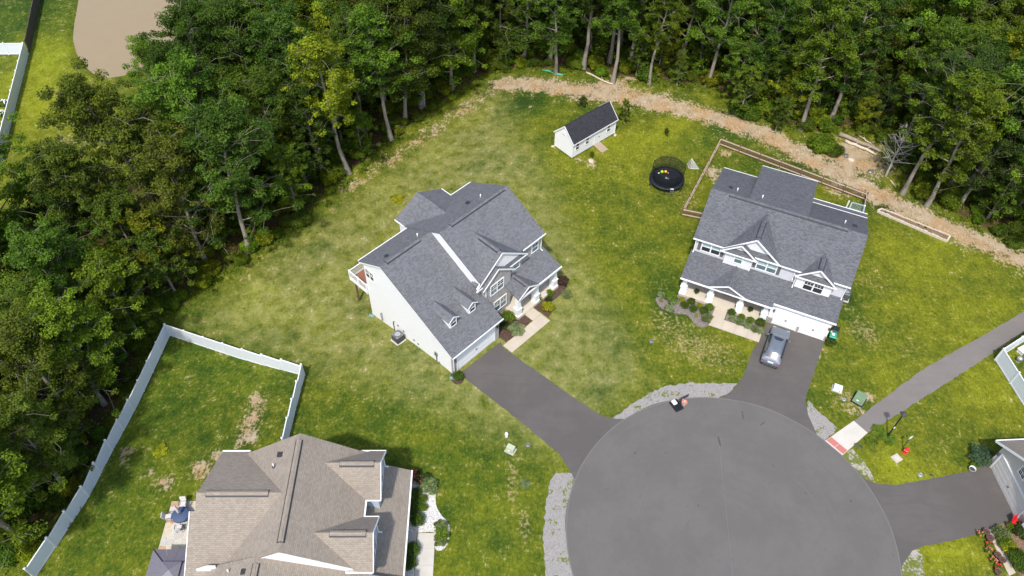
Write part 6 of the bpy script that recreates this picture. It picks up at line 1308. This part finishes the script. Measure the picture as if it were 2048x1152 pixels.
for (px, me, sc, zs, cn, lb) in (((320, 905), LOOSE, 1.0, .22, 'lime', 'yellow green weed patch in the fenced lawn of the brown house'), ((862, 400), LOOSE, .9, .12, 'lime', 'yellow weed patch behind the rear wing of the white house'), ((795, 398), LOOSE, 1.2, .12, 'lime', 'wider yellow weed patch left of the rear wing of the white house'), ((800, 1), LOOSE, .1, .1, 'lime', ''),
        ((1758, 866), FLUFF, 1.1, .35, 'bright', 'tall grass clump at the foot of the street lamp'), ((1778, 880), FLUFF, .9, .3, 'bright', 'grass clump right of the street lamp foot'), ((1742, 884), FLUFF, .8, .3, 'bright', 'grass clump overlapping the lower corner of the concrete ramp'), ((1716, 893), FLUFF, .5, .25, 'sage', 'small grass clump at the lower edge of the concrete ramp'), ((1078, 955), FLUFF, .8, .2, 'bright', 'grass clump by the gravel near the white house driveway'), ((1050, 968), FLUFF, .7, .2, 'sage', 'grass clump in the bare streak of the brown house lawn')):
    if lb: gp(px, me, sc, cn, lb, 'grass and weed clumps in the lawns', zs, 'weeds')
def flowers(px, sc, cn, fm, n, label, grp='flowering plants', seed=1, z=.03):
    p = G(*px); e = empty('flowering_plant', (p.x, p.y, p.z+z)); tag(e, label, 'flowers', grp); o = put('foliage', LOOSE, e, None, None, (sc, sc, sc*.9)); o.color = (*gcol[cn], 1); r_ = random.Random(seed); m_ = MB()
    for k in range(n):
        a, q = r_.uniform(0, 6.28), sc*.85*math.sqrt(r_.random()); x, y, zz = q*math.cos(a), q*math.sin(a), sc*(1.15-.5*(q/sc)**2)+r_.uniform(-.05, .05); s_ = r_.uniform(.05, .1)
        m_.lathe([(0, .03), (s_*.7, .035), (s_, 0), (s_*.5, -.03)], 6, (x, y, zz))
    m_.build('blossom', fm, e); return e
flowers((833, 958), .75, 'deep', 'flower_red', 16, 'red flowering rose bush at the north corner of the brown house porch', seed=3); flowers((829, 948), .35, 'deep', 'flower_red', 26, 'red flowers against the north end of the brown house porch', seed=4)
g1 = 'shrubs around the white house porch'
zz = lambda x, y: (680+x*480/2048, 500+y*480/2048)
for (x, y, me, sc, cn, lb, zs) in ((1900, 285, LOOSE, .95, 'purple', 'dark purple bush at the right end of the white house porch', None), (1935, 385, FLUFF, .85, 'sage', 'pale green spreading plant at the right end of the mulch bed', .4), (1790, 380, FLUFF, .6, 'bright', 'green plant before the right porch column of the white house', None), (1780, 430, FLUFF, .5, 'deep', 'small dark plant before the middle of the white house porch', None), (1775, 505, LOOSE, .95, 'lime', 'yellow green bush beside the white house walk', .8), (1695, 430, FLUFF, .55, 'bright', 'green plant next to the white house porch step', None),
        (1430, 605, BALL, 1.35, 'bright', 'tall green bush between the garage and porch of the white house', 1.5), (1400, 665, BALL, .9, 'deep', 'dark green bush against the garage wall of the white house', 1.0), (1505, 690, FLUFF, 1.25, 'silver', 'wide blue green juniper beside the white house walk', .75), (1010, 1098, BALL, 1.05, 'box', 'round ball bush at the left garage corner of the white house', 1.0)):
    gp(zz(x, y), me, sc, cn, lb, g1, zs)
gp((1957, 917), FLUFF, 1.55, 'spruce', 'blue green dwarf spruce beside the beige house driveway', 'shrubs before the beige house', 1.3)
gp((1946, 932), LOOSE, .5, 'bright', 'small bright plant below the dwarf spruce', 'shrubs before the beige house')
for k, (px, me, sc, cn, lb) in enumerate((((1998, 1070), FLUFF, 1.0, 'sage', 'first hedge plant along the beige house walk, nearest the driveway'), ((2006, 1088), FLUFF, 1.0, 'bright', 'second hedge plant along the beige house walk'), ((2014, 1104), LOOSE, 1.0, 'lime', 'yellowish hedge plant along the beige house walk'), ((2026, 1122), BALL, 1.5, 'box', 'dense green hedge bush near the beige house porch'), ((2036, 1136), BALL, 1.4, 'box', 'dense green hedge bush at the bottom of the beige house bed'), ((2040, 1070), LOOSE, 1.1, 'deep', 'dark bush beside the red chair of the beige house'), ((2018, 1056), LOOSE, .6, 'bright', 'small plant between driveway and red chair'))):
    gp(px, me, sc, cn, lb, 'shrubs before the beige house')
for k, (px, fm, lb) in enumerate((((1958, 1069), 'flower_coral', 'coral flowers at the driveway end of the beige house walk'), ((1976, 1090), 'flower_red', 'dark red flowers beside the second brown pot'), ((1974, 1102), 'flower_coral', 'coral flowers in the middle of the flower row'), ((1984, 1122), 'flower_coral', 'coral flowers beside the lower pair of brown pots'), ((1993, 1136), 'flower_red', 'red flowers at the lower end of the flower row'))):
    flowers(px, .36, 'bright', fm, 9, lb, 'flowers along the beige house walk', 10+k)
for k, (px, r_, lb) in enumerate((((1969, 1067), .27, 'brown round planter nearest the driveway of the beige house'), ((1976, 1079), .30, 'large brown round planter on the walk, second from the driveway'), ((1991, 1113), .27, 'brown round planter in the lower half of the flower row'), ((2000, 1123), .28, 'brown round planter standing on the walk beside the lower flowers'), ((1992, 1146), .26, 'brown round planter at the bottom edge of the picture'))):
    p = G(*px); e = empty('planter', (p.x, p.y, .03)); tag(e, lb, 'planter', 'brown round planters along the beige house walk'); MB().lathe([(0, .02), (r_*.75, .02), (r_, .38), (r_*1.05, .4), (r_*.95, .4), (r_*.92, .33)], 20).build('pot', 'pot_brown', e, True); MB().lathe([(0, .345), (r_*.9, .34)], 16).build('soil', 'mulch_brown', e)
for k, (px, sc) in enumerate((((1770, 428), .3), ((1835, 452), .28), ((1850, 458), .3), ((1888, 476), .26))):
    gp(px, LOOSE, sc, 'deep', ('small plant at the upper end of the raised stone bed', 'small plant in the middle of the raised stone bed', 'second small plant in the middle of the raised stone bed', 'small plant at the lower end of the raised stone bed')[k], 'plants in the raised stone bed')
for k, (px, sc) in enumerate((((8, 212), .5), ((2, 232), .45), ((4, 268), .4))):
    p = G(*px); flowers(px, sc+.2, 'bright', 'plate_white', 30, ('white flowering bush behind the white fence near the pond, uppermost', 'white flowering bush behind the white fence near the pond, middle one', 'white flowering bush behind the white fence near the pond, lowest')[k], 'white flowering bushes behind the pond fence', 30+k)

rt = np.random.default_rng(33); P_ = dirt_line; cen = []
for i in range(len(P_)-1):
    n_ = int(np.hypot(*(P_[i+1]-P_[i]))*14); f_ = rt.random((n_, 1)); q = P_[i]*(1-f_)+P_[i+1]*f_+rt.normal(size=(n_, 2))*1.4; cen.append(q)
cen = np.concatenate(cen); cen = np.concatenate([cen, terrain(cen[:, 0], cen[:, 1])[:, None]+.02], 1)
V, F, T = leaf_cloud(rt, cen, rt.uniform(.1, .5, len(cen)), rt.integers(1, 5, len(cen)), .22, .08, 1.6, .22)
tag(put('straw_debris', np_mesh('straw_debris', V, F, ['log_pale'])), 'pale straw and wood scraps lying on the bare dirt strip', 'debris', kind='stuff')
# ------------------------------------------------------------------ weed tufts and coarse blades standing in the lawns
rt = np.random.default_rng(21); n_ = 26000; xs = rt.uniform(-46, 62, n_); ys = rt.uniform(18, 104, n_)
keep = (signed(xs, ys, WOOD) > .2) & (signed(xs, ys, POND) > .8) & (np.hypot(xs-RC.x, ys-RC.y) > RR+.2)
for P_ in HARD: keep &= ~inside(xs, ys, P_)
for L, (u0, u1, v0, v1) in ((L1, (-.3, 15, -2.4, 14.7)), (L2, (-.3, 15.2, -2.6, 16)), (L3, (-1, 17, -20, 2.2)), (L4, (-1, 10, -3, 10))):
    P_ = np.array([[*L(a, b)] for a, b in ((u0, v0), (u1, v0), (u1, v1), (u0, v1))]); keep &= ~inside(xs, ys, P_)
P_ = np.array([[sh.location.x+a*math.cos(AS)-b*math.sin(AS), sh.location.y+a*math.sin(AS)+b*math.cos(AS)] for a, b in ((-.2, -1.7), (7.5, -.3), (7.5, 3.2), (-.2, 3.2))]); keep &= ~inside(xs, ys, P_)
keep &= seg_dist(xs, ys, dirt_line) > rt.uniform(.5, 3.5, n_)
cl = np.sin(xs*.31+1.7*np.sin(ys*.23))*np.cos(ys*.27+1.3*np.sin(xs*.19)); keep &= rt.random(n_) < .35+.4*cl
for nm, m_, sz, colr, lb in (('grass_tufts', keep & (np.arange(n_) % 3 > 0), .085, (.085, .135, .016), 'coarse green grass tufts scattered over the lawns'), ('weed_tufts', keep & (np.arange(n_) % 3 == 0), .11, (.19, .22, .018), 'yellow green weed tufts scattered over the lawns')):
    cen = np.stack([xs[m_], ys[m_], terrain(xs[m_], ys[m_])+.03], 1)
    V, F, T = leaf_cloud(rt, cen, rt.uniform(.06, .24, len(cen)), rt.integers(4, 11, len(cen)), sz, .3, .6, .4)
    o = put(nm, np_mesh(nm, V, F, ['leaf_garden'], {'tint': T})); o.color = (*colr, 1); tag(o, lb, 'grass', kind='stuff'); print(nm, len(cen))
